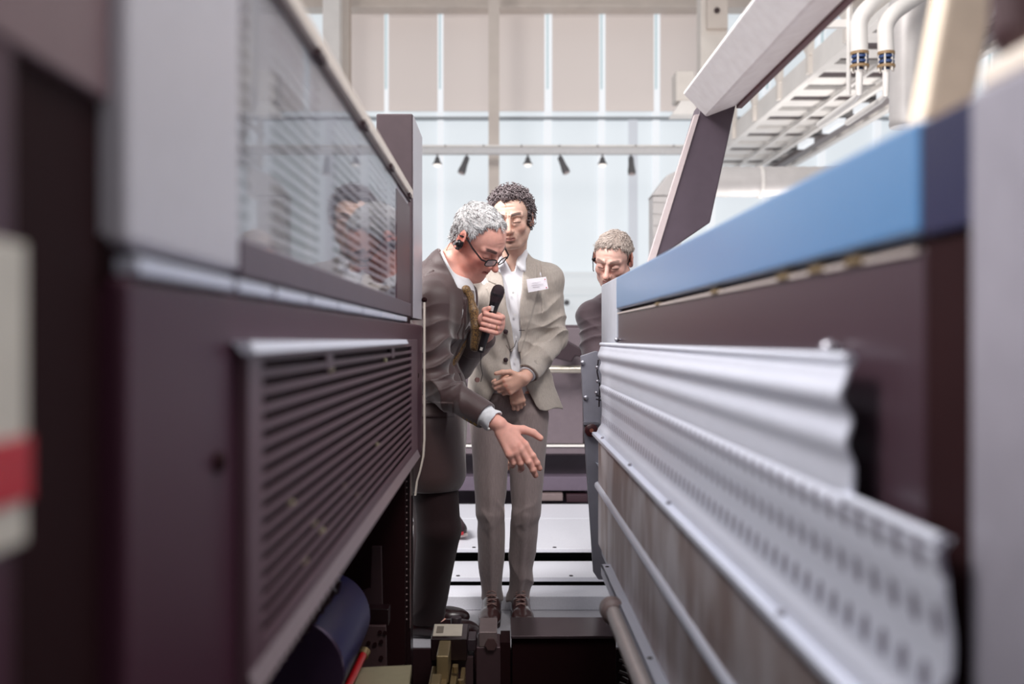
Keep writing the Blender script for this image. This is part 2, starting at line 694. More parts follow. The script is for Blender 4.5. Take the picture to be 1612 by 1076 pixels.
# steel columns in front of the glazing
def column(px0, px1, Y, name, m, ztop=7.4, depth=0.25, z0=0.0):
    a, b = P(px0, 0, Y)[0], P(px1, 0, Y)[0]
    w = (b - a)
    mb = MB()
    mb.box(a, b, Y, Y + 0.02, z0, ztop)
    mb.box(a + w * .4, b - w * .4, Y + 0.02, Y + depth - 0.02, z0, ztop)
    mb.box(a, b, Y + depth - 0.02, Y + depth, z0, ztop)
    return mb.build(name, m)
c1 = column(769, 786, 13.6, 'steel_column', M['tan_steel'])
tag(c1, 'slim tan steel column rising behind the curly haired man', 'column')
c2 = column(508, 534, 13.4, 'steel_column', M['white_paint'])
tag(c2, 'broad white steel column seen above the left machine rail', 'column')
c2 = column(536, 549, 13.9, 'steel_column', M['tan_steel'])
tag(c2, 'narrow tan steel column right beside the broad white one at left', 'column')
c3 = column(990, 1004, YB + 0.6, 'steel_column', mat('shaded_steel', (176, 178, 186), 0.6), depth=0.2)
COL.objects.unlink(c3)
c3 = MB().box(P(990, 0, YB)[0], P(1004, 0, YB)[0], YB + 0.01, YB + 0.09, z0, zs).build('steel_column', emis('column_shadow', (190, 194, 203), 0.86))  # glowing strip paints a hidden column's shadow on the pane
tag(c3, 'grey column shadow on the glazing left of the machine guard arm, ending at the blinds', 'column')
# big tan bracket column, top right of the glazing
cb = thing('bracket_column', 'wide tan steel column with a round dark hole, top centre right behind the guard', 'column', (P(1122, 0, 12)[0], 12, 0))
q = MB()
a, b = P(1103, 120, 12), P(1146, 0, 12)
q.box(a[0], b[0], 12, 12.25, P(0, 175, 12)[2], 7.4)
q.build('shaft', M['cream_steel'], cb, bevel=0.01)
q = MB()
q.box(P(1114, 0, 11.9)[0], P(1146, 0, 11.9)[0], 11.9, 12.0, P(0, 48, 12)[2], 7.3)
q.build('gusset_plate', M['tan_steel'], cb, bevel=0.005)
h = P(1129, 16, 11.88)
MB().cyl(h, h + np.array((0, 0.03, 0)), 0.034, 16).build('hole', M['brown_steel'], cb)
wl_ = thing('wall_lamp', 'pale boxy wall light with a glowing base left of the guard beam tip', 'lamp', P(1078, 160, 11.5))
q = MB()
q.box(P(1064, 0, 11.5)[0], P(1094, 0, 11.5)[0], 11.5, 11.8, P(0, 158, 11.5)[2], P(0, 110, 11.5)[2])
q.build('housing', M['cream_steel'], wl_, bevel=0.02)
q = MB()
q.prism([(P(1058, 0, 11.5)[0], P(0, 180, 11.5)[2]), (P(1098, 0, 11.5)[0], P(0, 180, 11.5)[2]), (P(1092, 0, 11.5)[0], P(0, 158, 11.5)[2]), (P(1072, 0, 11.5)[0], P(0, 158, 11.5)[2])], 11.5, 11.75)
q.build('reflector', M['white_paint'], wl_)

# lighting truss with spotlights, Y = 13
YT = 13.0
tru = thing('lighting_bar', 'long pale grey lighting bar crossing the windows, carrying small spotlights', 'lighting rig', (P(860, 0, YT)[0], YT, P(0, 243, YT)[2]))
q = MB()
q.box(P(560, 0, YT)[0], P(1132, 0, YT)[0], YT, YT + 0.10, P(0, 242, YT)[2], P(0, 232, YT)[2])
q.build('bar', mat('bar_grey', (206, 204, 204), 0.5), tru, bevel=0.008)
q = MB()
q.box(P(560, 0, YT)[0], P(1132, 0, YT)[0], YT + 0.02, YT + 0.06, P(0, 230.6, YT)[2], P(0, 227.5, YT)[2])
for px in range(580, 1130, 60):
    q.box(P(px, 0, YT)[0], P(px + 2, 0, YT)[0], YT + 0.02, YT + 0.06, P(0, 233, YT)[2], P(0, 227, YT)[2])
q.build('cable_rail', M['white_paint'], tru)

def bell_lamp(px, label):
    t = thing('spotlight', label, 'spotlight', P(px, 242, YT), 'spotlights on the lighting bar')
    c = P(px, 242, YT)
    c = c + np.array((0, 0.05, -0.002))
    MB().cyl(c, c - np.array((0, 0, 0.04)), 0.012, 8).build('bracket', M['lampdark'], t)
    MB().lathe(c - np.array((0, 0, 0.03)), (0, 0, -1), [(0, 0.015), (0.015, 0.03), (0.05, 0.036), (0.09, 0.062), (0.098, 0.06)], 16).build('housing', M['lampdark'], t, smooth=True)
    MB().sphere(c - np.array((0, 0, 0.125)), 0.05, 8, (1, 1, 0.75)).build('bulb', M['lampglow'], t, smooth=True)
def can_lamp(px, dx, label):
    t = thing('spotlight', label, 'spotlight', P(px, 242, YT), 'spotlights on the lighting bar')
    c = P(px, 242, YT)
    c = c + np.array((0, 0.05, -0.002))
    MB().cyl(c, c - np.array((0, 0, 0.05)), 0.010, 8).build('bracket', M['lampdark'], t)
    d = unit((dx, -0.25, -1))
    a = c - np.array((0, 0, 0.04)) - d * 0.01
    MB().lathe(a, d, [(0, 0.028), (0.01, 0.035), (0.12, 0.040), (0.2, 0.052), (0.24, 0.05)], 16).build('housing', M['lampdark'], t, smooth=True)
    e = a + d * 0.238
    MB().cyl(e, e + d * 0.006, 0.042, 14).build('lens', mat('lens_warm', (190, 170, 165), 0.2), t)
bell_lamp(688, 'bell-shaped spotlight hanging leftmost on the bar')
can_lamp(735, -0.35, 'cylinder spotlight tilted left, between the two leftmost bell lamps')
bell_lamp(831, 'bell-shaped spotlight above the curly haired man, right of the tan column')
can_lamp(882, 0.4, 'cylinder spotlight tilted right, middle of the bar')
bell_lamp(949, 'bell-shaped spotlight hanging rightmost of the bell lamps')
can_lamp(994, 0.02, 'cylinder spotlight pointing straight down at the right of the bar')

# ------------------------------------------------------------------ overhead gantry and pipes at right
G = 2.45                      # height of the gantry soffit above the camera
def gx(px, py, Hh=None):      # pixel -> point on the soffit plane
    Hh = G if Hh is None else Hh
    Y = Hh * FX / (VY - py)
    return np.array([(px - VX) * Y / FX, Y, CAMZ + Hh])
gan = thing('overhead_gantry', 'white steel service gantry with ladder-like rungs hanging over the right machine', 'gantry', (3.2, 11, CAMZ + G))
XL0, XR0 = 2.92, 4.15
q = MB()
for x in (XL0, XR0):
    q.box(x - 0.04, x + 0.04, 7.0, 14.4, CAMZ + G - 0.02, CAMZ + G + 0.20)
q.builds('side_beam', M['white_paint'], gan, bevel=0.005)
q = MB()
n = 15
rows = []
for i in range(n):
    y = 7.6 + i * 0.46
    q.box(XL0 + 0.03, XR0 - 0.03, y, y + 0.27, CAMZ + G + 0.02, CAMZ + G + 0.06)
q.builds('deck_plank', M['white_paint'], gan)
q = MB()
for i in range(n):
    y = 7.42 + i * 0.92
    if y < 14.3:
        q.box(XL0 + 0.05, XR0 - 0.05, y, y + 0.165, CAMZ + G + 0.03, CAMZ + G + 0.20)
q.builds('cross_joist', M['brown_steel'], gan)
q = MB()
for i in range(8):
    y = 7.2 + i * 1.0
    for x in (XL0 - 0.05,):
        q.box(x - 0.03, x + 0.03, y, y + 0.07, CAMZ + G, CAMZ + G + 1.1)
        if i < 7:
            q.bar((x, y, CAMZ + G + 0.15), (x, y + 1.0, CAMZ + G + 0.95), 0.04, 0.05)
q.build('lattice', M['cream_steel'], gan)
q = MB()
for zz in (0.48, 1.05):
    q.bar((XL0 - 0.05, 7.0, CAMZ + G + zz), (XL0 - 0.05, 14.4, CAMZ + G + zz), 0.05, 0.07)
q.bar((3.35, 7.0, CAMZ + G - 0.03), (3.35, 14.4, CAMZ + G - 0.03), 0.035, 0.035)
q.bar((3.62, 7.0, CAMZ + G - 0.05), (3.62, 14.4, CAMZ + G - 0.05), 0.05, 0.05)
q.builds('handrail', M['white_paint'], gan, bevel=0.004)
q = MB()
for y in (7.2, 8.2, 9.2, 10.2, 11.2):
    q.box(XL0 - 0.28, XL0 + 0.02, y, y + 0.09, CAMZ + G + 0.50, CAMZ + G + 0.60)
q.builds('outrigger', M['tan_steel'], gan, bevel=0.01)
q = MB()
for y, L in ((9.3, 0.5), (10.2, 0.25), (10.9, 0.55), (12.0, 0.4)):
    q.box(3.70, 3.78, y, y + L, CAMZ + G - 0.10, CAMZ + G - 0.04)
q.builds('strip_light', M['frost_white'], gan)
q = MB()
q.bar((3.84, 7.0, CAMZ + G - 0.07), (3.84, 14.4, CAMZ + G - 0.07), 0.12, 0.06)
q.build('cable_tray', mat('tray_grey', (110, 100, 100), 0.5), gan)

# insulated pipes with flanges
def pipe(pts, w, label, fl_top, fl_bot, thin, Y=6.3):
    b = P(fl_bot[0], fl_bot[1], Y)
    t = thing('insulated_pipe', label, 'pipe', b, 'insulated pipes beside the gantry')
    r = w * Y / FX / 2
    pp = []
    pts3 = [P(x, y, Y + dy) for x, y, dy in pts]
    # smooth the path
    for i in range(len(pts3) - 1):
        p0, p1, p2, p3 = pts3[max(i - 1, 0)], pts3[i], pts3[i + 1], pts3[min(i + 2, len(pts3) - 1)]
        for s in np.linspace(0, 1, 7)[:-1]:
            pp.append(0.5 * ((2 * p1) + (-p0 + p2) * s + (2 * p0 - 5 * p1 + 4 * p2 - p3) * s * s + (-p0 + 3 * p1 - 3 * p2 + p3) * s ** 3))
    pp.append(pts3[-1])
    MB().tube(pp, r, 18).build('lagging', M['white_paint'], t, smooth=True)
    c = P(fl_top[0], fl_top[1], Y)
    d = b - c
    Ld = np.linalg.norm(d)
    d = d / Ld
    for k, (s, e, rr, mm) in enumerate([(0.0, 0.16, 1.05, 'gold_brown'), (0.22, 0.36, 1.0, 'navy_flange'), (0.5, 0.64, 1.0, 'navy_flange'), (0.74, 0.88, 1.1, 'gold_brown')]):
        MB().cyl(c + d * Ld * s, c + d * Ld * e, r * rr, 18).build('flange', M[mm], t)
    q = MB()
    for k in range(6):
        a = k * math.pi / 3
        o = np.array((math.cos(a), math.sin(a), 0)) * r * 0.9
        q.cyl(c + o - d * 0.01, b + o + d * 0.01, r * 0.12, 6)
    q.builds('bolt', M['cream_steel'], t)
    q = MB()
    q.cyl(b, c, r * 0.45, 12)
    q.build('valve_body', M['navy_flange'], t)
    tp = [b] + [P(x, y, Y + dy) for x, y, dy in thin]
    MB().tube(tp, r * 0.42, 12).build('branch_pipe', M['white_paint'], t, smooth=True)
pipe([(1353, 84, 0), (1352, 55, 0), (1353, 34, 0), (1366, 14, 0), (1395, -10, .1), (1440, -45, .2)], 27,
     'left one of two thick white lagged pipes with blue flanges, upper right', (1353, 82), (1353, 110), [(1352, 148, 0), (1345, 156, 0.1), (1290, 196, 0.9)])
pipe([(1395, 84, 0), (1394, 60, 0), (1395, 40, 0), (1408, 20, 0), (1440, -2, .1), (1490, -35, .2)], 25,
     'right one of two thick white lagged pipes with blue flanges, upper right', (1395, 82), (1395, 110), [(1394, 150, 0), (1386, 158, 0.1), (1334, 193, 0.9)])
# vertical riser pipes and corrugated duct behind
t = thing('spiral_duct', 'ribbed silver duct hanging behind the thick white pipes, upper right', 'duct', P(1430, 190, 6.83))
q = MB()
pr = []
for i in range(60):
    pr.append((i * 0.024, 0.13 + 0.006 * (i % 2)))
q.lathe(P(1432, 200, 6.83), (0, 0, 1), pr, 20)
q.build('tube', M['duct'], t, smooth=True)
t2 = thing('riser_pipe', 'thin white vertical pipe left of the thick lagged pipes', 'pipe', P(1336, 150, 6.7))
MB().cyl(P(1336, 150, 6.7), P(1336, -30, 6.7), 0.015, 10).build('tube', M['white_paint'], t2)
MB().bar(P(1290, 38, 6.72), P(1340, 38, 6.72), 0.045, 0.05).build('crossbar', M['white_paint'], t2)
t2 = thing('roof_beam', 'dark brown roof beam high at the right edge behind the pipes', 'beam', P(1400, 45, 11))
MB().bar(P(1395, 44, 11), P(1560, 44, 11), 0.3, 0.15).build('web', M['brown_steel'], t2)
MB().bar(P(1395, 30, 10.9), P(1560, 30, 10.9), 0.3, 0.07).bar(P(1395, 52, 10.9), P(1560, 52, 10.9), 0.3, 0.05).build('flange', M['cream_steel'], t2)

# round duct crossing and flexible duct
t = thing('round_duct', 'horizontal round silver-white duct crossing behind the leaning guard arm', 'duct', P(1200, 310, 9.0))
q = MB()
pr = [(i * 0.05, 0.135 + (0.004 if i % 2 else 0)) for i in range(60)]
q.lathe(P(1115, 286, 9.0), (1, 0, 0), pr, 20)
q.build('tube', M['duct'], t, smooth=True)
MB().lathe(P(1193, 286, 9.0), (1, 0, 0), [(0, 0.147), (0.03, 0.147)], 20).build('joint_band', M['white_paint'], t)
t = thing('extraction_hood', 'pale boxy extraction duct bending down left of the leaning guard arm', 'duct', P(1045, 420, 9.0))
q = MB()
q.prism([(P(1024, 0, 9)[0], P(0, 310, 9)[2]), (P(1048, 0, 9)[0], P(0, 278, 9)[2]), (P(1085, 0, 9)[0], P(0, 262, 9)[2]), (P(1085, 0, 9)[0], P(0, 310, 9)[2])], 8.9, 9.2)
q.build('elbow', M['duct'], t, bevel=0.01)
q = MB()
for i in range(14):
    q.box(P(1026, 0, 9)[0], P(1070, 0, 9)[0], 8.92 + 0.01 * (i % 2), 9.18, P(0, 311 + (i + 1) * 9, 9)[2], P(0, 311 + i * 9, 9)[2])
q.box(P(1030, 0, 9)[0], P(1066, 0, 9)[0], 8.93, 9.17, 0.0, P(0, 436, 9)[2])
q.build('ribbed_shaft', M['duct'], t)

# ------------------------------------------------------------------ low stepped platform and grey cabinets behind the men
st = thing('stepped_platform', 'low light grey stepped platform behind the standing men', 'platform', (0.2, 4.3, 0))
tt = mat('step_grey', (212, 212, 220), 0.38, nscale=160, var=0.06, spec=.7)
XA, XB = -0.9, 0.47
q = MB().box(-1.2, 0.57, 4.27, 4.46, 0.0, 0.061)
q.build('step', tt, st, bevel=0.004)
q = MB().box(-0.43, 0.49, 4.45, 4.77, 0.079, 0.10)
q.build('step', tt, st, bevel=0.003)
q = MB().box(-0.46, 0.51, 4.77, 5.56, 0.140, 0.16)
q.build('step', tt, st, bevel=0.003)
q = MB().box(-0.65, 0.9, 5.568, 6.05, 0.140, 0.16)
q.build('step', tt, st, bevel=0.003)
q = MB()
q.box(-0.60, -0.44, 4.47, 6.0, 0.0, 0.12)
q.box(0.50, 0.56, 4.47, 6.0, 0.0, 0.12)
q.builds('side_rail', M['cream_steel'], st, bevel=0.003)
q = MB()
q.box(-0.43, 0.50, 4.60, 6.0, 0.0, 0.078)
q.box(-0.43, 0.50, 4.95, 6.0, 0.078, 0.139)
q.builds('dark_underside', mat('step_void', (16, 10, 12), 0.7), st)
q = MB()
for px, py, yy in ((746, 864, 4.79), (873, 863, 4.79), (721, 909, 4.47), (899, 908, 4.47)):
    c = P(px, py, yy)
    z = 0.16 if py < 880 else 0.10
    q.cyl((c[0], yy, z), (c[0], yy, z + 0.003), 0.009, 10)
q.builds('screw', mat('screw_dark', (40, 36, 40), 0.4), st)

cg = mat('cabinet_grey', (108, 96, 102), 0.5)
cb2 = thing('control_cabinet', 'grey machine cabinet with a silver handrail, low behind the curly haired man', 'cabinet', (0.3, 6.2, 0.16))
def cbx(a, b, c, d, y0, y1, name, m, bev=0.004):
    return bx(a, b, c, d, y0, y1).build(name, m, cb2, bevel=bev)
cbx(700, 936, 511, 716, 6.2, 7.0, 'body', mat('cabinet_mid', (80, 66, 72), 0.5))
cbx(640, 918, 516, 698, 6.15, 6.2, 'door', cg)
cbx(921, 934, 516, 698, 6.15, 6.2, 'door', cg)
cbx(640, 936, 700, 703, 6.13, 6.2, 'edge_trim', M['white_paint'], 0.001)
cbx(640, 936, 703, 714, 6.14, 6.2, 'kick_panel', cg)
q = MB()
a, b = P(700, 581, 6.0), P(936, 581, 6.0)
q.cyl(a, b, 0.024, 16)
q.build('handrail', mat('rail_olive', (186, 178, 166), 0.3, metal=0.6), cb2, smooth=True)
q = MB()
for px in (740, 905):
    c = P(px, 581, 6.0)
    q.cyl(c, c + np.array((0, 0.2, 0)), 0.012, 10)
q.builds('rail_bracket', M['tan_steel'], cb2)
dk = thing('machine_plinth', 'dark machine base with shelves below the grey cabinet', 'machine base', (0.3, 6.25, 0))
MB().box(P(660,0,6.3)[0], P(940,0,6.3)[0], 6.3, 7.0, 0.0, P(0,717,6.2)[2] - .002).build('base', mat('plinth_dark', (60, 50, 60), 0.5), dk)
bx(660, 930, 750, 772, 6.15, 6.35).build('shelf', mat('plinth_mid', (96, 84, 98), 0.5), dk, bevel=0.003)
bx(842, 886, 777, 788, 6.1, 6.3).build('shelf_box', mat('plinth_box', (120, 104, 104), 0.5), dk, bevel=0.003)
bx(892, 925, 778, 790, 6.12, 6.3).build('shelf_box', mat('plinth_box2', (52, 30, 38), 0.5), dk, bevel=0.003)
# dark rounded device on the cabinet
dv = MB()
dv.prism([(P(868, 0, 6)[0], P(0, 530, 6)[2]), (P(886, 0, 6)[0], P(0, 532, 6)[2]), (P(914, 0, 6)[0], P(0, 548, 6)[2]), (P(916, 0, 6)[0], P(0, 562, 6)[2]), (P(905, 0, 6)[0], P(0, 560, 6)[2]), (P(898, 0, 6)[0], P(0, 570, 6)[2]), (P(868, 0, 6)[0], P(0, 562, 6)[2])], 5.93, 6.05)
o = dv.build('scanner', mat('device_dark', (52, 38, 44), 0.45), None, bevel=0.01)
tag(o, 'dark angular device leaning on the cabinet handrail beside the jacket elbow', 'device')
kn = MB().sphere(P(892, 476, 14.8), 0.045, 10)
tag(kn.build('wall_bolt', M['lampdark'], None, smooth=True), 'small dark round fitting on the pale sill right of the curly haired man', 'fitting')
sh_ = Sdf()
c = P(724, 842, 5.0)
sh_.cap(c + (0, 0, .03), c + (-.03, .14, .045), .036, .034, k=.02)
sh_.cut(c + (0, 0, .003), (0, 0, -1))
bs = thing('shoe', 'dark shoe with a pale sole seen behind the dark trousers on the low platform', 'shoe', c)
sdf_obj('upper', sh_, c - .12, c + .24, .005, mat('shoe_far', (48, 28, 34), .4), bs)
sh_ = Sdf()
sh_.cap(c + (0, 0, .004), c + (-.03, .14, .004), .040, .036, k=.02)
sh_.cut(c + (0, 0, .014), (0, 0, 1)).cut(c + (0, 0, -.004), (0, 0, -1))
so = sdf_obj('sole', sh_, c - .12, c + .24, .004, mat('sole_far', (206, 190, 186), .4), bs)
MB().box(c[0] - .03, c[0] + .02, c[1] - .052, c[1] - .03, c[2] + .012, c[2] + .024).build('red_toe', mat('toe_red', (170, 40, 50), .4), bs)
# ------------------------------------------------------------------ printing press, left unit
M['press_dark'] = mat('press_dark', (66, 33, 48), 0.42, nscale=60, var=0.03, spec=0.35)
M['press_mid'] = mat('press_mid', (86, 60, 70), 0.40, nscale=60, var=0.03, spec=0.5)
M['press_light'] = mat('press_light', (188, 184, 192), 0.36, nscale=40, var=0.03, spec=0.7)
M['press_black'] = mat('press_black', (34, 12, 15), 0.75, nscale=30, spec=0.12)
M['press_black2'] = mat('press_black_gloss', (30, 14, 17), 0.3, nscale=30)
M['cream_panel'] = mat('cream_panel', (226, 214, 202), 0.45)
M['alu'] = mat('aluminium', (224, 227, 240), 0.42, metal=0.4, nscale=200, var=0.04, stretch=(1, .05, 1))
M['steel'] = mat('steel', (170, 168, 176), 0.3, metal=0.8)
M['zinc'] = mat('galvanised', (204, 196, 198), 0.42, metal=0.3, nscale=7, var2=(158, 138, 132), stretch=(1, 1.2, .5), bump=0.15)
M['blue'] = mat('press_blue', (70, 120, 168), 0.34, nscale=40, var=0.02, spec=0.7, coat=0.9)
M['navy'] = mat('press_navy', (30, 30, 62), 0.4)
M['glass'] = glassmat('guard_glass', (0.95, 0.96, 0.97), 0.30, 0.03)
M['brass'] = mat('brass_slide', (150, 128, 92), 0.35, metal=0.6)

XLW = -0.28
lp = thing('printing_press', 'dark grey press unit on the left with slotted vent grille and glazed guard', 'printing press', (-0.6, 2.2, -0.6))
q = MB().box(-1.1, XLW, 0.746, 3.57, 0.765, 1.213)
q.build('side_panel', M['press_dark'], lp, bevel=0.006)
q = MB().box(-1.1, -0.70, 0.2, 3.5, -0.6, 0.77)
q.build('base_frame', M['press_black'], lp)
q = MB().box(-1.1, -0.300, 0.575, 0.744, -0.6, 1.343)
q.build('recess', M['press_black'], lp)
q = MB().box(-1.1, XLW - 0.012, 0.45, 0.744, 1.343, 2.2)
q.build('recess_cover', mat('mauve_cover', (112, 86, 90), 0.4), lp, bevel=0.004)
q = MB().box(-1.1, XLW, 0.08, 0.575, -0.6, 1.335)
q.build('near_side_panel', M['press_dark'], lp, bevel=0.006)
# slotted grille
gr = MB()
gx0, gx1 = XLW, XLW + 0.014
gy0, gy1, gz0, gz1 = 1.05, 3.18, 0.785, 1.163
oy0, oy1, oz0, oz1 = 1.115, 2.98, 0.825, 1.142
gr.box(gx0, gx1, gy0, oy0, gz0, gz1)
gr.box(gx0, gx1, oy1, gy1, gz0, gz1)
gr.box(gx0, gx1, oy0, oy1, oz1, gz1)
gr.box(gx0, gx1, oy0, oy1, gz0, oz0)
ns = 16
pit = (oz1 - oz0) / ns
for i in range(ns):
    zz = oz0 + i * pit
    gr.box(gx1 - 0.004, gx1, oy0, oy1, zz, zz + pit * 0.45)
for y in (1.55, 2.46):
    gr.box(gx1 - 0.005, gx1 + 0.001, y - 0.03, y + 0.03, oz1 - pit * 1.2, oz1)
g_o = gr.build('vent_grille', M['press_mid'], lp, bevel=0.0015)
q = MB().box(gx0 - 0.0, gx0 + 0.004, oy0, oy1, oz0, oz1)
q.build('grille_backing', M['press_black'], lp)
q = MB()
for y, z in ((1.60, 1.118), (2.35, 1.115), (1.45, 0.90), (1.52, 0.872), (1.75, 0.905), (2.2, 0.93), (1.38, 0.86), (1.9, 0.865), (1.3, 0.95)):
    q.sphere((gx0 + 0.006, y, z), 0.007, 6)
q.builds('valve_fitting', mat('brass_bits', (190, 180, 140), 0.3, metal=0.3), lp)
q = MB()
q.prism([(gx1 + 0.0005, 0.812), (gx1 + 0.010, 0.790), (gx1 + 0.0005, 0.776)], 1.05, 3.18)
q.build('lower_lip', mat('lit_lip_grey', (120, 106, 110), 0.35), lp)  # paler than the frame: the lit lower edge is put into the colour
MB().prism([(XLW + 0.0005, 1.1635), (gx1 + 0.006, 1.1635), (gx1 + 0.012, 1.152), (gx1 + 0.0005, 1.149)], 1.03, 2.75).build('lit_chamfer', M['alu'], lp)  # bright metal strip paints the light along the frame's top edge
q = MB()
for y, z in ((0.98, 1.045), (0.98, 0.80), (1.09, 0.83), (1.08, 1.13)):
    q.lathe((XLW, y, z), (1, 0, 0), [(0, 0.011), (0.006, 0.010), (0.009, 0.004)], 10)
q.cyl((XLW + 0.001, 3.38, 1.04), (XLW + 0.002, 3.38, 1.04), 0.008, 10)
q.builds('bolt', M['press_black'], lp)
# silver segments painting the reflection on the guard frame's lower lip
q = MB()
ys = [0.75, 1.04, 1.22, 1.45, 1.70, 2.0, 2.3, 2.62, 2.95]
for i in range(len(ys) - 1):
    q.box(XLW - 0.02, XLW + 0.004, ys[i] + 0.012, ys[i + 1] - 0.012, 1.216, 1.229)
q.builds('lip_glint', M['alu'], lp, bevel=0.002)
q = MB().box(-1.1, XLW - 0.015, 0.746, 3.25, 1.205, 1.245)
q.build('hinge_gap', M['press_black'], lp)

# glazed guard: solid near leaf, slotted bays behind glass
gd = MB()
gX0, gX1 = XLW - 0.022, XLW - 0.006
by = [1.062, 1.13, 1.243, 1.567, 1.70, 2.03, 2.16, 2.507, 2.59, 2.80]
zlo, zhi = 1.283, 1.572
gd.box(gX0, gX1, 1.062, 3.07, 1.24, zlo)
gd.box(gX0, gX1, 1.062, 3.07, zhi, 1.594)
bays = [(1.075, 1.13), (1.243, 1.567), (1.70, 2.03), (2.16, 2.507), (2.58, 2.69)]
prev = 1.062
for a, b in bays:
    gd.box(gX0, gX1, prev, a, zlo, zhi)
    prev = b
gd.box(gX0, gX1, prev, 2.72, zlo, zhi)
for a, b in bays:
    k = 16
    for i in range(k):
        z = zlo + (zhi - zlo) * i / k
        gd.box(gX1 - 0.006, gX1, a, b, z + 0.006, z + 0.006 + (zhi - zlo) / k * 0.52)
gd.build('guard_frame', M['press_light'], lp)
q = MB().box(-1.1, gX0 - 0.05, 1.06, 3.1, 1.24, 1.58)
q.build('guard_interior', M['press_black'], lp)
q = MB().box(XLW - 0.004, XLW - 0.001, 1.07, 2.70, 1.276, 1.585)
q.build('guard_glass', M['glass'], lp)
q = MB().box(-1.1, XLW + 0.001, 0.746, 1.066, 1.238, 1.60)
q.build('guard_leaf', M['press_light'], lp, bevel=0.006)
q = MB().box(XLW - 0.02, XLW + 0.003, 1.066, 3.07, 1.234, 1.274)
q.build('guard_sill', mat('sill_purple', (92, 78, 88), 0.5), lp, bevel=0.002)
q = MB().box(gX0 - 0.03, XLW - 0.002, 2.71, 3.09, 1.275, 1.575)
q.build('guard_end', M['press_dark'], lp, bevel=0.002)
q = MB()
q.box(XLW - 0.04, XLW + 0.006, 0.70, 3.12, 1.603, 1.632)
q.build('guard_rail', M['cream_panel'], lp, bevel=0.005)
q = MB()
q.box(XLW - 0.03, XLW + 0.001, 0.70, 3.10, 1.590, 1.603)
for y in (1.5, 2.0, 2.5, 3.0):
    q.box(XLW - 0.01, XLW + 0.008, y, y + .06, 1.594, 1.606)
q.build('rail_gasket', mat('gasket', (60, 34, 40), 0.5), lp)
# tall end post
q = MB().box(-0.406, -0.287, 3.25, 3.62, 1.232, 1.90)
q.build('end_post', mat('post_grey', (76, 64, 68), 0.45, spec=0.3), lp, bevel=0.005)
q = MB().box(-0.2875, -0.2845, 3.26, 3.615, 1.234, 1.895)
q.build('lit_post_face', M['press_light'], lp)  # pale sheet puts the post's lit side into the colour
# curved thin edge trim
e = [(-0.275, 3.60, 1.298), (-0.275, 3.60, 1.0), (-0.275, 3.60, 0.80), (-0.279, 3.60, 0.74), (-0.290, 3.60, 0.69), (-0.302, 3.60, 0.65), (-0.308, 3.60, 0.60)]
q = MB()
for i in range(len(e) - 1):
    q.bar(e[i], e[i + 1], 0.006, 0.03, (0, 1, 0))
q.build('edge_trim', M['cream_panel'], lp)
MB().sphere((-0.275, 3.59, 1.305), 0.010, 8).build('trim_cap', M['press_black'], lp)
# punched post below
MB().box(-0.75, -0.33, 3.44, 3.46, -0.6, 0.765).build('rear_plate', M['press_black'], lp)
q = MB().box(-0.43, -0.316, 3.50, 3.60, -0.2, 0.77)
q.build('lower_post', M['press_black2'], lp, bevel=0.003)
q = MB()
for i in range(26):
    q.cyl((-0.330, 3.498, 0.18 + i * 0.022), (-0.330, 3.501, 0.18 + i * 0.022), 0.003, 6)
q.build('punched_holes', mat('hole_glint', (150, 130, 130), 0.4), lp)
q = MB().box(-0.319, -0.3155, 3.492, 3.51, 0.15, 0.70)
q.build('post_edge', mat('edge_glint', (130, 105, 105), 0.3, metal=0.5), lp)

# label on the near panel
lb = MB().box(XLW, XLW + 0.003, 0.40, 0.582, 1.048, 1.222)
lo = lb.build('warning_label', mat('label_white', (206, 200, 188), 0.5), lp, bevel=0.002)
MB().box(XLW + 0.003, XLW + 0.0045, 0.42, 0.585, 1.073, 1.110).build('red_band', mat('label_red', (188, 26, 42), 0.4), lp, bevel=0.001)

# ------------------------------------------------------------------ printing press, right unit
XR = 0.38
rp = thing('printing_press', 'press unit on the right with blue band, corrugated silver apron and raised guard', 'printing press', (0.7, 2.2, -0.6))
MB().box(XR + 0.03, 1.3, 0.906, 3.27, 1.262, 1.362).build('top_cover', mat('top_grey', (150, 142, 142), 0.5), rp)
q = MB().box(XR, XR + 0.03, 0.906, 3.27, 1.262, 1.367)
q.build('blue_band', M['blue'], rp, bevel=0.006)
q = MB().box(XR + 0.001, 1.3, 0.80, 0.904, 1.258, 1.362)
q.build('navy_end', M['navy'], rp, bevel=0.004)
q = MB().box(XR + 0.006, 1.3, 0.906, 3.27, 0.30, 1.248)
q.build('side_panel', mat('panel_taupe', (60, 42, 50), 0.36, spec=0.5, var=0.03, coat=0.4), rp, bevel=0.004)
q = MB().box(XR + 0.02, 1.3, 0.85, 3.27, 1.24, 1.27)
q.build('shadow_gap', M['press_black'], rp)
q = MB().box(XR + 0.002, XR + 0.02, 0.915, 3.26, 1.2455, 1.2505)
q.build('panel_edge', mat('edge_cream', (176, 164, 160), 0.35), rp)
q = MB()
for y in (1.05, 1.18, 1.32, 1.75, 2.4):
    q.box(XR, XR + 0.01, y, y + 0.05, 1.247, 1.254)
q.builds('clip', M['brass'], rp)
q = MB().box(XR + 0.008, 1.3, 0.80, 0.908, -0.6, 1.256)
q.build('recess', M['press_black'], rp)
q = MB().box(XR, 1.3, 0.05, 0.808, -0.6, 1.365)
q.build('near_side_panel', mat('near_panel', (140, 136, 146), 0.36, spec=0.6), rp, bevel=0.006)
q = MB().box(0.42, 1.3, 0.9, 3.27, -0.6, 0.35)
q.build('base_frame', M['press_black'], rp)
q = MB()
zz = lambda y, Y: CAMZ - (y - VY) * Y / FX
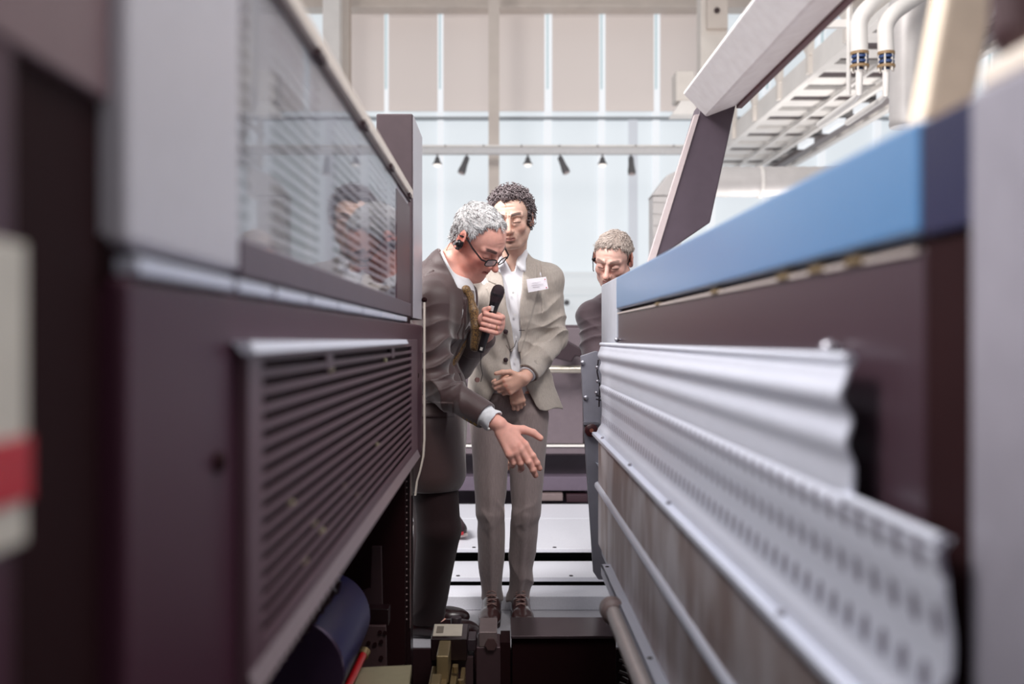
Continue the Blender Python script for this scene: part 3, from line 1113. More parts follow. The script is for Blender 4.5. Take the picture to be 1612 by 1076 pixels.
q.prism([(3.272, 0.35), (3.75, 0.35), (3.75, 1.367), (3.272, 1.367)], XR - 0.0, XR + 0.05, 'x')
q.build('end_plate', mat('end_plate', (176, 178, 188), 0.38), rp, bevel=0.004)
q = MB()
for y, z, r in ((3.20, 1.162, 0.008), (1.135, 1.155, 0.010)):
    q.cyl((XR - 0.004, y, z), (XR + 0.01, y, z), r * .5, 10)
    q.sphere((XR - 0.006, y, z), r, 8)
q.builds('bolt', M['steel'], rp, smooth=True)

# corrugated apron, profile swept along Y
def sweep(prof, y0, y1, thick=0.004):
    q = MB()
    n = len(prof)
    pts = np.array(prof)
    vs = []
    for y in (y0, y1):
        for x, z in pts:
            vs.append((x, y, z))
        for x, z in pts:
            vs.append((x + thick, y, z))
    fs = []
    for i in range(n - 1):
        fs += [(i, i + 1, 2 * n + i + 1, 2 * n + i), (n + i, 3 * n + i, 3 * n + i + 1, n + i + 1)]
        fs += [(i, n + i, n + i + 1, i + 1), (2 * n + i, 2 * n + i + 1, 3 * n + i + 1, 3 * n + i)]
    for i in (0, n - 1):
        fs.append((i, 2 * n + i, 3 * n + i, n + i))
    q.add(vs, fs)
    return q
def wave(z0, z1, fn, n=26):
    return [(fn(t), z0 + (z1 - z0) * t) for t in np.linspace(0, 1, n)]
def interp(ts, xs):
    def f(t):
        i = np.searchsorted(ts, t) - 1
        i = min(max(i, 0), len(ts) - 2)
        s = (t - ts[i]) / (ts[i + 1] - ts[i])
        s = s * s * (3 - 2 * s)
        return xs[i] + (xs[i + 1] - xs[i]) * s
    return f
up = wave(1.146, 1.005, interp([0, .10, .28, .45, .62, .80, 1], [.361, .353, .345, .357, .351, .359, .358]), 30)
def alu_perf():
    m = mat('perforated_aluminium', (224, 227, 240), 0.42, metal=0.4, nscale=200, var=0.04, stretch=(1, .05, 1))
    n, l = m.node_tree.nodes, m.node_tree.links
    b = n['Principled BSDF']
    tc = n.new('ShaderNodeTexCoord')
    sx = n.new('ShaderNodeSeparateXYZ')
    l.new(tc.outputs['Object'], sx.inputs[0])
    def mth(op, a, b_, c=None):
        q = n.new('ShaderNodeMath')
        q.operation = op
        for i, v in enumerate((a, b_, c)):
            if v is None:
                continue
            if isinstance(v, (int, float)):
                q.inputs[i].default_value = v
            else:
                l.new(v, q.inputs[i])
        return q.outputs[0]
    # rows of holes: three rows, 42 mm apart along Y
    zr = mth('SUBTRACT', sx.outputs['Z'], 1.612 - 0.0)   # world z 1.012 at the upper row (object origin at z -0.6)
    rowf = mth('DIVIDE', zr, -0.052)
    rowi = mth('FLOOR', rowf, 0)
    zloc = mth('SUBTRACT', mth('FRACT', rowf, 0), 0.5)
    off = mth('MULTIPLY', rowi, 0.5)
    yf = mth('FRACT', mth('ADD', mth('DIVIDE', sx.outputs['Y'], 0.046), off), 0)
    yloc = mth('SUBTRACT', yf, 0.5)
    dz = mth('MULTIPLY', zloc, 0.052 / 0.013)
    dy = mth('MULTIPLY', yloc, 0.046 / 0.010)
    r2 = mth('ADD', mth('MULTIPLY', dz, dz), mth('MULTIPLY', dy, dy))
    hole = mth('LESS_THAN', r2, 1.0)
    ok = mth('MULTIPLY', mth('GREATER_THAN', rowf, 0.0), mth('LESS_THAN', rowf, 3.0))
    hole = mth('MULTIPLY', hole, ok)
    src = b.inputs['Base Color'].links[0].from_socket
    mx = n.new('ShaderNodeMix')
    mx.data_type = 'RGBA'
    l.new(hole, mx.inputs['Factor'])
    l.new(src, mx.inputs['A'])
    mx.inputs['B'].default_value = lin(138, 134, 150)
    l.new(mx.outputs['Result'], b.inputs['Base Color'])
    return m
M['alu_perf'] = alu_perf()
ap = sweep(up, 1.017, 3.54)
ap_o = ap.build('apron_top', M['alu'], rp, smooth=True)
lowp = wave(1.005, 0.83, interp([0, .06, .2, .5, .8, .93, 1], [.360, .352, .356, .361, .358, .345, .340]), 30)
ap2 = sweep(lowp, 0.80, 3.54).build('apron_bottom', M['alu_perf'], rp, smooth=True)
q = MB().tube([(0.357, 1.017, 1.146), (0.357, 3.54, 1.146)], 0.006, 10)
q.tube([(0.355, 0.80, 1.003), (0.355, 1.03, 1.003)], 0.006, 10)
q.builds('hem', M['alu'], rp, smooth=True)
q = MB()
q.box(0.325, 0.365, 0.80, 3.54, 0.822, 0.834)
q.build('drip_flange', M['alu'], rp, bevel=0.002)
q = MB()
for y in (1.2, 2.0, 2.6, 3.3):
    q.lathe((0.34, y, 0.834), (0, 0, 1), [(0, 0.008), (0.005, 0.007), (0.007, 0.002)], 8)
q.builds('rivet', M['steel'], rp)
q = MB().box(0.345, 0.375, 0.7, 3.52, 0.44, 0.825)
q.build('zinc_panel', M['zinc'], rp, bevel=0.003)
q = MB().tube([(0.346, 0.7, 0.645), (0.346, 3.54, 0.645)], 0.013, 12)
q.build('reinforcing_bar', M['alu'], rp, smooth=True)
q = MB().box(0.315, 0.345, 0.7, 3.12, 0.452, 0.460)
q.box(0.315, 0.320, 0.7, 3.12, 0.425, 0.460)
q.build('angle_rail', M['alu'], rp, bevel=0.0015)
q = MB()
for y in (1.6, 2.2, 3.08):
    q.cyl((0.33, y, 0.460), (0.33, y, 0.4615), 0.006, 10)
q.builds('rail_hole', M['press_black'], rp)
q = MB().tube([(0.30, 0.9, 0.437), (0.30, 2.66, 0.437)], 0.0205, 18)
q.build('roller', mat('roller_grey', (200, 190, 188), 0.38, metal=0.4), rp, smooth=True)
q = MB().lathe((0.30, 2.64, 0.437), (0, 1, 0), [(0, 0.024), (0.01, 0.033), (0.05, 0.034), (0.07, 0.026)], 20)
q.build('roller_cap', mat('cap_taupe', (140, 122, 120), 0.4), rp, smooth=True)

# narrow bolted bracket plate at the far end of the apron
bp = thing('bracket_plate', 'narrow blue-grey bolted plate with a dark knob at the far end of the apron', 'plate', P(935, 905, 3.8))
def pl(pts, Y):
    return [(P(x, y, Y)[0], P(x, y, Y)[2]) for x, y in pts]
q = MB().prism(pl([(914, 560), (938, 552), (950, 556), (960, 700), (985, 912), (942, 912), (934, 900), (920, 690)], 3.8), 3.8, 3.825)
q.build('plate', mat('bracket_blue', (146, 144, 154), 0.42), bp, bevel=0.003)
q = MB()
for x, y in ((917, 571), (922, 626)):
    c = P(x, y, 3.8)
    q.lathe(c, (0, -1, 0), [(0, 0.010), (0.008, 0.009), (0.011, 0.004)], 10)
q.builds('bolt', M['steel'], bp, smooth=True)
c = P(930, 676, 3.8)
q = MB().lathe(c, (0, -1, 0), [(0, 0.026), (0.03, 0.025), (0.034, 0.02)], 18)
k_ = q.build('knob', mat('knob_dark', (70, 30, 34), 0.35), bp, smooth=True)
MB().lathe(c + np.array((0, -0.034, 0)), (0, -1, 0), [(0, 0.008), (0.003, 0.007)], 12).build('knob_screw', mat('copper', (190, 120, 100), 0.3, metal=0.4), bp)
q = MB().box(P(918, 0, 3.79)[0], P(942, 0, 3.79)[0], 3.78, 3.80, P(0, 668, 3.79)[2], P(0, 664, 3.79)[2])
q.build('knob_clamp', M['steel'], bp)
q = MB()
q.prism(pl([(938, 728), (948, 732), (957, 752), (950, 748)], 3.78), 3.765, 3.80)
q.build('tab', M['alu'], bp)
# cable ties and small latch
q = MB()
q.tube([P(942, 566, 3.6), P(940, 585, 3.6), P(944, 605, 3.6), P(943, 640, 3.6)], 0.003, 6)
q.tube([P(947, 560, 3.6), P(950, 600, 3.6), P(949, 625, 3.6)], 0.0025, 6)
q.tube([P(938, 622, 3.58), P(954, 625, 3.58)], 0.004, 6)
q.tube([P(938, 628, 3.58), P(954, 631, 3.58)], 0.003, 6)
q.builds('cable', mat('cable_black', (34, 26, 32), 0.4), rp, smooth=True)
q = MB()
for x, y in ((940, 578), (941, 600), (939, 618), (946, 565), (949, 612), (948, 660)):
    q.sphere(P(x, y, 3.59), 0.007, 6)
q.builds('cable_clip', M['steel'], rp, smooth=True)

# raised guard: beam, far arm, near arm
q = MB()
q.prism([(0.585, 1.952), (0.66, 1.877), (0.76, 1.915), (0.80, 2.03), (0.70, 2.085)], 0.95, 3.20)
gb = q.build('guard_beam', mat('beam_white', (246, 240, 240), 0.6, spec=0.25), rp, bevel=0.006)
q = MB().box(0.758, 0.775, 0.95, 3.20, 1.905, 1.925)
q.build('beam_seal', mat('beam_seal', (92, 40, 48), 0.5), rp)
q = MB()
q.add(*(lambda A: ([A[0], A[1], A[2], A[3], A[4], A[5], A[6], A[7]], [(0, 1, 2, 3), (7, 6, 5, 4), (0, 4, 5, 1), (1, 5, 6, 2), (2, 6, 7, 3), (3, 7, 4, 0)]))(
    [P(1030, 410, 3.205), P(1118, 350, 3.205), P(1160, 158, 3.205), P(1106, 158, 3.205),
     P(1030, 410, 3.205) + (0, .14, 0), P(1118, 350, 3.205) + (0, .14, 0), P(1160, 158, 3.205) + (0, .14, 0), P(1106, 158, 3.205) + (0, .14, 0)]))
arm = q.build('guard_arm', mat('arm_taupe', (86, 74, 84), 0.42), rp, bevel=0.004)
def stretch_box(pxs, Y, d):
    a = [P(x, y, Y) for x, y in pxs]
    b = [p + np.array((0, d, 0)) for p in a]
    n = len(a)
    fs = [tuple(range(n)), tuple(range(2 * n - 1, n - 1, -1))] + [(i, i + n, (i + 1) % n + n, (i + 1) % n) for i in range(n)]
    return MB().add(a + b, fs)
# pale edge of the arm
stretch_box([(1020, 412), (1031, 410), (1101, 180), (1094, 180)], 3.202, 0.03).build('arm_edge', mat('arm_edge', (200, 186, 186), 0.4), rp)
stretch_box([(1112, 318), (1122, 305), (1122, 262), (1113, 290)], 3.3, 0.03).build('gas_strut', M['press_dark'], rp)
stretch_box([(1114, 345), (1115.5, 345), (1115.5, 318), (1114, 318)], 3.3, 0.004).build('strut_rod', M['press_black'], rp)
nx = stretch_box([(1448, 200), (1536, 160), (1575, -40), (1492, -40), (1474, 60)], 1.16, 0.05)
nx.build('guard_arm', mat('arm_cream', (226, 208, 186), 0.5), rp, bevel=0.01)
q = MB().box(0.385, 0.9, 0.76, 0.80, 1.387, 1.85)
q.build('hood_block', mat('hood_brown', (66, 42, 46), 0.5), rp, bevel=0.02)
q = MB().box(0.385, 1.2, 0.3, 0.80, 1.366, 1.385)
q.build('top_trim', M['cream_panel'], rp, bevel=0.004)

# ------------------------------------------------------------------ machine bed between the units
bb = thing('ink_box', 'black machine box with a shiny steel lid in front of the brown shoes', 'machine part', (0.22, 3.6, -0.6))
q = MB().box(0.04, 0.405, 3.49, 3.70, -0.6, 0.118)
q.build('body', M['press_black'], bb, bevel=0.003)
q = MB().box(0.036, 0.41, 3.475, 3.71, 0.118, 0.128)
q.build('lid', mat('lid_steel', (92, 78, 82), 0.22, metal=0.7, nscale=6, var=0.2), bb, bevel=0.0015)
q = MB().cyl((0.395, 3.66, 0.128), (0.395, 3.66, 0.146), 0.007, 10).cyl((0.402, 3.60, 0.128), (0.402, 3.60, 0.14), 0.009, 10)
q.builds('lid_latch', M['steel'], bb)
q = MB()
for i in range(12):
    q.tube([(0.412 + 0.01 * (i % 2), 3.45, 0.09 - i * 0.02), (0.44, 3.43, 0.085 - i * 0.02)], 0.008, 6)
q.builds('bellows_fold', M['press_black2'], bb)

md = thing('gripper_block', 'dark steel block with a hex bolt left of the shiny lid', 'machine part', (-0.04, 3.5, -0.6))
q = MB().box(-0.085, 0.0, 3.44, 3.60, -0.6, 0.10)
q.build('block', mat('block_brown', (78, 58, 62), 0.4, metal=0.3), md, bevel=0.004)
q = MB().box(-0.075, -0.012, 3.44, 3.62, 0.10, 0.152)
q.build('cap', mat('block_light', (128, 112, 112), 0.4, metal=0.3), md, bevel=0.003)
q = MB().box(0.0, 0.034, 3.46, 3.6, -0.6, 0.11)
q.build('filler', M['press_black'], md)
c = P(773, 1013, 3.44)
q = MB().lathe(c, (0, -1, 0), [(0, 0.022), (0.01, 0.022)], 6)
q.build('hex_bolt', mat('bolt_brown', (110, 84, 84), 0.3, metal=0.6), md)

lw = thing('sheet_slide', 'brass-coloured guide rails with a small white sign plate left of the steel block', 'machine part', (-0.2, 3.3, -0.6))
MB().box(-0.24, -0.095, 3.45, 3.60, -0.6, 0.06).build('pedestal', mat('plate_brown', (62, 44, 46), 0.5), lw)
q = MB().box(-0.24, -0.115, 3.42, 3.60, 0.06, 0.135)
q.build('carrier', M['press_black2'], lw, bevel=0.003)
q = MB().add([(-0.235, 3.45, 0.137), (-0.135, 3.45, 0.137), (-0.135, 3.55, 0.148), (-0.235, 3.55, 0.148), (-0.235, 3.45, 0.132), (-0.135, 3.45, 0.132), (-0.135, 3.55, 0.143), (-0.235, 3.55, 0.143)],
             [(0, 1, 2, 3), (7, 6, 5, 4), (0, 4, 5, 1), (1, 5, 6, 2), (2, 6, 7, 3), (3, 7, 4, 0)])
q.build('sign_plate', mat('plate_cream', (196, 186, 172), 0.4), lw)
q = MB().add([(-0.225, 3.47, 0.1402), (-0.200, 3.47, 0.1402), (-0.200, 3.53, 0.1465), (-0.225, 3.53, 0.1465)], [(0, 1, 2, 3)])
q.build('sign_mark', mat('mark_grey', (120, 110, 100), 0.5), lw)
q = MB()
for x, w in ((-0.235, 0.02), (-0.205, 0.03), (-0.165, 0.02), (-0.135, 0.015)):
    q.box(x, x + w, 2.6, 3.42, -0.25, 0.06 - abs(x + 0.19) * 0.4)
q.builds('guide_rail', M['brass'], lw, bevel=0.003)
q = MB().box(-0.21, -0.17, 3.25, 3.42, 0.04, 0.13).box(-0.22, -0.19, 3.1, 3.2, 0.03, 0.09)
q.builds('slider', mat('slider_olive', (142, 124, 92), 0.35, metal=0.5), lw, bevel=0.004)
q = MB()
for x, y, z in ((-0.15, 3.3, 0.06), (-0.128, 3.2, 0.05), (-0.14, 3.05, 0.05)):
    q.cyl((x, y, z), (x, y, z + 0.02), 0.01, 10)
q.builds('adjuster_screw', M['brass'], lw)
q = MB().box(-0.115, -0.085, 3.46, 3.56, 0.08, 0.12)
q.cyl((-0.16, 3.58, 0.14), (-0.16, 3.58, 0.165), 0.02, 14)
q.builds('motor', mat('motor_dark', (52, 40, 46), 0.4), lw, bevel=0.003)

pt = MB().add([P(568, 1050, 2.9), P(648, 1046, 2.9), P(640, 1100, 2.6), P(545, 1110, 2.6)] + [p - np.array((0, 0, 0.02)) for p in (P(568, 1050, 2.9), P(648, 1046, 2.9), P(640, 1100, 2.6), P(545, 1110, 2.6))],
              [(0, 1, 2, 3), (7, 6, 5, 4), (0, 4, 5, 1), (1, 5, 6, 2), (2, 6, 7, 3), (3, 7, 4, 0)])
fp = thing('feed_plate', 'bare pale metal plate at the bottom left beside the red rod', 'machine part', (P(600, 1060, 2.8)[0], 2.8, -0.6))
pt.build('plate', mat('plate_bare', (176, 166, 138), 0.4, metal=0.4), fp)
MB().box(-0.42, -0.35, 2.65, 2.85, -0.6, 0.10).build('support', M['press_black'], fp)
rd = MB().tube([P(572, 1030, 2.9), P(545, 1085, 2.7)], 0.011, 12)
t = thing('red_rod', 'glossy red rod with a steel collar at the bottom left', 'rod', P(545, 1085, 2.7))
rd.build('rod', mat('rod_red', (170, 20, 26), 0.25, coat=0.4), t, smooth=True)
a, b = P(575, 1024, 2.92), P(571, 1032, 2.9)
MB().tube([a, b], 0.016, 12).build('collar', M['brass'], t, smooth=True)
# perforated brown side plate and blue disc
t = thing('side_plate', 'brown perforated machine plate in the dark under the left unit', 'machine part', (P(580, 1000, 3.2)[0], 3.2, -0.6))
q = MB().prism([(P(x, y, 3.2)[0], P(x, y, 3.2)[2]) for x, y in ((560, 985), (607, 985), (609, 1060), (560, 1180), (520, 1180), (540, 1060))], 3.2, 3.22)
q.build('plate', mat('plate_brown2', (70, 50, 52), 0.45), t, bevel=0.002)
q = MB().prism([(P(x, y, 3.3)[0], P(x, y, 3.3)[2]) for x, y in ((585, 860), (600, 860), (602, 965), (560, 962), (550, 950), (560, 935), (583, 925))], 3.3, 3.32)
q.build('upper_plate', mat('plate_brown3', (58, 38, 42), 0.45), t, bevel=0.002)
q = MB()
for x, y in ((580, 1012), (590, 1014), (600, 1010), (598, 995), (606, 996), (600, 1035)):
    c = P(x, y, 3.195)
    q.cyl(c, c + np.array((0, 0.004, 0)), 0.007, 10)
q.builds('plate_hole', M['press_black'], t)
MB().box(P(545, 0, 3.25)[0], P(612, 0, 3.25)[0], 3.24, 3.30, P(0, 985, 3.24)[2], P(0, 958, 3.24)[2]).build('cross_bar', M['press_black2'], t, bevel=0.003)
t = thing('blue_roller', 'dark blue cylinder end with a glossy rim under the left grille', 'roller', P(470, 1180, 2.4))
c = P(455, 1060, 2.4)
MB().lathe(c, (0, 1, 0), [(0, 0.125), (0.02, 0.13), (0.5, 0.13)], 48).build('cylinder', mat('roller_navy', (34, 30, 84), 0.4), t, smooth=True)
MB().lathe(c - np.array((0, 0.004, 0)), (0, 1, 0), [(0, 0.131), (0.012, 0.134), (0.02, 0.13)], 48).build('rim', mat('rim_dark', (86, 66, 92), 0.2, metal=0.5), t, smooth=True)
q = MB()
pts = []
for i in range(90):
    s = i / 89
    base = P(396 + 130 * s, 1080 - 165 * s, 1.9 + 0.35 * s)
    pts.append(base + np.array((0.018 * math.cos(i * 1.1), 0, 0.018 * math.sin(i * 1.1))))
t = tag(q.tube(pts, 0.007, 6).build('coiled_hose', mat('hose_black', (44, 22, 26), 0.35), None, smooth=True), 'dark coiled hose running under the left grille edge', 'hose')
q = MB().box(-0.34, 0.30, 2.55, 3.42, -0.6, -0.42).build('machine_bed', M['press_black'], None)
tag(q, 'black machine bed at the bottom between the two press units', 'machine base')
# ------------------------------------------------------------------ people
def colmat(name, rough=0.5, spec=0.4, sss=0.0, bump=0.0, bs=300, sheen=0.0, nvar=0.0, nscale=200, stretch=(1, 1, 1)):
    m = bpy.data.materials.new(name)
    m.use_nodes = True
    n, l = m.node_tree.nodes, m.node_tree.links
    b = n['Principled BSDF']
    b.inputs['Roughness'].default_value = rough
    b.inputs['Specular IOR Level'].default_value = spec
    if sss:
        b.inputs['Subsurface Weight'].default_value = sss
        b.inputs['Subsurface Radius'].default_value = (0.9, 0.35, 0.2)
        b.inputs['Subsurface Scale'].default_value = 0.006
    if sheen:
        b.inputs['Sheen Weight'].default_value = sheen
    at = n.new('ShaderNodeAttribute')
    at.attribute_name = 'Col'
    tc = n.new('ShaderNodeTexCoord')
    mp = n.new('ShaderNodeMapping')
    mp.inputs['Scale'].default_value = stretch
    l.new(tc.outputs['Object'], mp.inputs[0])
    no = n.new('ShaderNodeTexNoise')
    no.inputs['Scale'].default_value = nscale
    no.inputs['Detail'].default_value = 3
    l.new(mp.outputs[0], no.inputs['Vector'])
    mr = n.new('ShaderNodeMapRange')
    mr.inputs['To Min'].default_value = 1 - nvar
    mr.inputs['To Max'].default_value = 1 + nvar
    l.new(no.outputs['Fac'], mr.inputs['Value'])
    mx = n.new('ShaderNodeVectorMath')
    mx.operation = 'SCALE'
    l.new(at.outputs['Color'], mx.inputs[0])
    l.new(mr.outputs[0], mx.inputs['Scale'])
    l.new(mx.outputs[0], b.inputs['Base Color'])
    if bump:
        n2 = n.new('ShaderNodeTexNoise')
        n2.inputs['Scale'].default_value = bs
        n2.inputs['Detail'].default_value = 3
        l.new(tc.outputs['Object'], n2.inputs['Vector'])
        bp = n.new('ShaderNodeBump')
        bp.inputs['Strength'].default_value = bump
        bp.inputs['Distance'].default_value = 0.001
        l.new(n2.outputs['Fac'], bp.inputs['Height'])
        l.new(bp.outputs[0], b.inputs['Normal'])
    return m

M['skin'] = colmat('skin', 0.45, 0.4, sss=0.12, bump=0.25, bs=260, nvar=0.10, nscale=70)
def c3(r, g, b):
    return np.array(lin(r, g, b)[:3])

# ---- head: frame columns are left, forward, up; origin between the eyes' depth and the ears at eye level
def head_ops(s, prof):
    """adds a head to the field in the current frame; prof tweaks its build"""
    jw = prof.get('jaw', 1.0)
    s.ell((0, -.018, .034), (.077, .098, .080), k=0.01)
    s.ell((0, .030, .027), (.064, .060, .061), k=0.02)
    s.ell((0, .020, -.045), (.060 * jw, .066, .062), k=0.03)
    s.cap((-.034 * jw, .030, -.080), (.034 * jw, .030, -.080), .026, .026, k=0.03)
    ch = prof.get('chin', 0)
    s.ell((0, .068, -.098 - ch), (.026, .024, .020 + ch * .4), k=0.022)
    for sg in (-1, 1):
        s.cap((sg * .056 * jw, -.010, -.055), (sg * .026, .062, -.098), .017, .014, k=0.02)
        s.ell((sg * .040, .058, -.030), (.024, .024, .022), k=0.02)
        s.cap((sg * .014, .090, .022), (sg * .050, .071, .020), .010, .008, k=0.014)
    # sockets, eyeballs and lids
    for sg in (-1, 1):
        s.ell((sg * .031, .102, -.001), (.020, .020, .013), k=0.014, mode=-1)
        s.ell((sg * .032, .075, -.002), (.0165, .0165, .0135), k=0.004)
        s.cap((sg * .020, .092, -.0035), (sg * .045, .083, -.005), .0022, .0022, k=0.003)
        s.cap((sg * .021, .085, -.016), (sg * .044, .075, -.015), .0045, .0035, k=0.012)
    # nose
    nl = prof.get('nose', 1.0)
    s.cap((0, .088, .008), (0, .104 + .008 * nl, -.030), .0085, .0105, k=0.012)
    s.ell((0, .106 + .010 * nl, -.037), (.0125, .0135, .0115), k=0.008)
    for sg in (-1, 1):
        s.ell((sg * .0135, .100, -.040), (.0085, .0115, .0085), k=0.006)
        s.ell((sg * .007, .106, -.0485), (.0040, .006, .003), k=0.003, mode=-1)
    # mouth
    s.ell((0, .080, -.066), (.030, .018, .022), k=0.02)
    s.cap((-.021, .084, -.0655), (0, .0965, -.0630), .0040, .0062, k=0.006)
    s.cap((.021, .084, -.0655), (0, .0965, -.0630), .0040, .0062, k=0.006)
    s.cap((-.017, .084, -.0755), (0, .0935, -.0765), .0045, .0070, k=0.006)
    s.cap((.017, .084, -.0755), (0, .0935, -.0765), .0045, .0070, k=0.006)
    mo = prof.get('mouth', 0.0)
    s.cap((-.021, .095, -.0695 - mo * .3), (.021, .095, -.0695 - mo * .3), .0015 + mo, .0015 + mo, k=0.003, mode=-1)
    s.ell((0, .100, -.0865), (.020, .010, .005), k=0.008, mode=-1)
    for sg in (-1, 1):   # nasolabial fold
        s.cap((sg * .020, .100, -.040), (sg * .032, .088, -.068), .0018, .0018, k=0.007, mode=-1)
    # ears
    ea = prof.get('ear', 1.0)
    for sg in (-1, 1):
        e = np.stack([unit((sg * .93, -.35, 0)), unit((.35 * sg, .93, 0)), np.array((0, 0, 1.0))], axis=1)
        s.ell((sg * .083, -.014, -.002), (.007, .021 * ea, .035 * ea), k=0.005, rot=e)
        s.ell((sg * .077, -.010, -.026), (.007, .010, .014), k=0.005)
        s.ell((sg * .091, -.009, .003), (.006, .012 * ea, .022 * ea), k=0.003, mode=-1, rot=e)
    for fn in prof.get('wrinkles', []):
        s.cap(*fn, .0014, .0014, k=0.005, mode=-1)

def head_color(v, o, R, s, skin, blush, lip, brow, browdens=0.8, stubble=0.0, stub=(120, 100, 95), lids=(120, 70, 65)):
    q = ((v - o) @ R) / s
    l, f, u = np.abs(q[:, 0]), q[:, 1], q[:, 2]
    n = len(v)
    c = np.tile(c3(*skin), (n, 1))
    def blend(w, col):
        w = np.clip(w, 0, 1)[:, None]
        c[:] = c * (1 - w) + c3(*col) * w
    g = lambda x, y, z, a, b_, e: np.exp(-(((l - x) / a) ** 2 + ((f - y) / b_) ** 2 + ((u - z) / e) ** 2))
    hd = smoothstep(-.16, -.12, u) * (np.abs(q).max(1) < .2)
    blend(hd * g(.048, .06, -.035, .026, .05, .026) * 0.55, blush)
    blend(hd * g(0, .115, -.037, .016, .03, .016) * 0.65, blush)
    blend(hd * g(.084, -.012, 0, .012, .03, .036) * 0.85, blush)
    blend(hd * g(0, .08, -.085, .05, .05, .03) * stubble * (f > 0.02), stub)
    blend(hd * g(.05, .04, -.075, .03, .05, .03) * stubble * (f > -0.01), stub)
    blend(hd * smoothstep(.0045, .002, np.abs(u + .0705 - 0) - .0045) * smoothstep(.024, .018, l) * (f > .082) * 0.75, lip)
    blend(hd * smoothstep(.0022, .0008, np.abs(u + .0697)) * smoothstep(.024, .020, l) * (f > .078) * 0.8, (70, 22, 24))
    # brows: slightly arched band
    ub = .0235 + .004 * np.sin(np.clip((l - .012) / .042, 0, 1) * 2.4)
    blend(hd * smoothstep(.0070, .0040, np.abs(u - ub)) * smoothstep(.010, .015, l) * smoothstep(.056, .048, l) * (f > .045) * browdens, brow)
    # lid line and socket shade of the eyelid skin
    ul = -.0062 - .05 * np.abs(l - .032)
    blend(hd * smoothstep(.0028, .0012, np.abs(u - ul)) * smoothstep(.0175, .0155, np.abs(l - .032)) * (f > .06) * 0.85, (58, 32, 30))
    blend(hd * g(.032, .09, .006, .017, .03, .008) * 0.35, lids)
    blend(hd * g(.030, .09, -.018, .018, .03, .005) * 0.30, lids)
    return c

def hair_cap(o, R, s, line, grow=.010, disp=None, top=0.0, ears=True):
    h = Sdf().at(o, R, s)
    h.ell((0, -.018, .034), (.077 + grow * .8, .098 + grow, .080 + grow + top), k=0.01)
    h.ell((0, .028, .040), (.066 + grow * .6, .062 + grow, .057 + grow), k=0.02)
    h.ell((0, -.035, -.02), (.066 + grow * .5, .070 + grow, .075), k=0.02)
    fs, us = zip(*line)
    def keep(p):
        q = ((p - o) @ R) / s
        rag = .004 * np.sin(q[:, 0] * 260 + q[:, 1] * 120) + .003 * np.sin(q[:, 0] * 510 - q[:, 1] * 330)
        return (q[:, 2] - np.interp(q[:, 1], fs, us) + rag) * .7 * s
    h.func(keep, k=0.012, mode=-2)
    # ear hole
    for sg in (-1, 1) if ears else ():
        h.ell((sg * .086, -.008, -.004), (.022, .026, .038), k=0.006, mode=-1)
    h.disp = disp
    return h

def strands_on(obj_verts, faces, o, R, s, count, length, direction, curl=0.0, T=6, seed=1, jitter=0.35, lift=0.35, sel=None):
    r = np.random.RandomState(seed)
    q = obj_verts[faces]
    a = q[:, 0]; b = q[:, 1]; c = q[:, 2]
    nn = np.cross(b - a, c - a)
    ar = np.linalg.norm(nn, axis=1)
    nn = nn / (ar[:, None] + 1e-12)
    cen = q.mean(1)
    out = ((cen - o) * nn).sum(1) > 0
    w = ar * out
    if sel is not None:
        w = w * sel(((cen - o) @ R) / s)
    i = r.choice(len(faces), count, p=w / w.sum())
    p0 = cen[i] + r.normal(size=(count, 3)) * .001
    n0 = nn[i]
    loc = ((p0 - o) @ R) / s
    d = direction(loc) @ R.T
    d += r.normal(size=d.shape) * jitter
    d -= n0 * (d * n0).sum(1, keepdims=True)
    d /= np.linalg.norm(d, axis=1, keepdims=True) + 1e-9
    L = length * (0.6 + 0.8 * r.rand(count))
    t = np.linspace(0, 1, T)
    side = np.cross(n0, d)
    P_ = p0[:, None, :] + d[:, None, :] * (t[None, :, None] * L[:, None, None]) + n0[:, None, :] * ((lift * np.sin(t * 2.4))[None, :, None] * L[:, None, None] * .5 - .002)
    P_ += side[:, None, :] * (np.sin(t[None, :] * 3 + r.rand(count)[:, None] * 6) * .002)[:, :, None]
    # follow the head's roundness
    return P_

def curls_on(verts, faces, o, count, seed=3, rad=.006, turns=1.5, L=.014, T=16):
    r = np.random.RandomState(seed)
    q = verts[faces]
    nn = np.cross(q[:, 1] - q[:, 0], q[:, 2] - q[:, 0])
    ar = np.linalg.norm(nn, axis=1)
    nn = nn / (ar[:, None] + 1e-12)
    cen = q.mean(1)
    w = ar * (((cen - o) * nn).sum(1) > 0)
    i = r.choice(len(faces), count, p=w / w.sum())
    p0, n0 = cen[i], nn[i]
    ax = n0 + r.normal(size=n0.shape) * .9
    ax /= np.linalg.norm(ax, axis=1, keepdims=True)
    u = np.cross(ax, r.normal(size=ax.shape))
    u /= np.linalg.norm(u, axis=1, keepdims=True)
    w_ = np.cross(ax, u)
    t = np.linspace(0, 1, T)
    R_ = rad * (0.6 + 0.7 * r.rand(count))[:, None, None]
    ang = (t * turns * 2 * math.pi)[None, :, None]
    LL = (L * (0.5 + r.rand(count)))[:, None, None]
    return p0[:, None, :] + R_ * (u[:, None, :] * np.cos(ang) + w_[:, None, :] * np.sin(ang)) + (ax + n0 * .5)[:, None, :] * (t[None, :, None] - .25) * LL

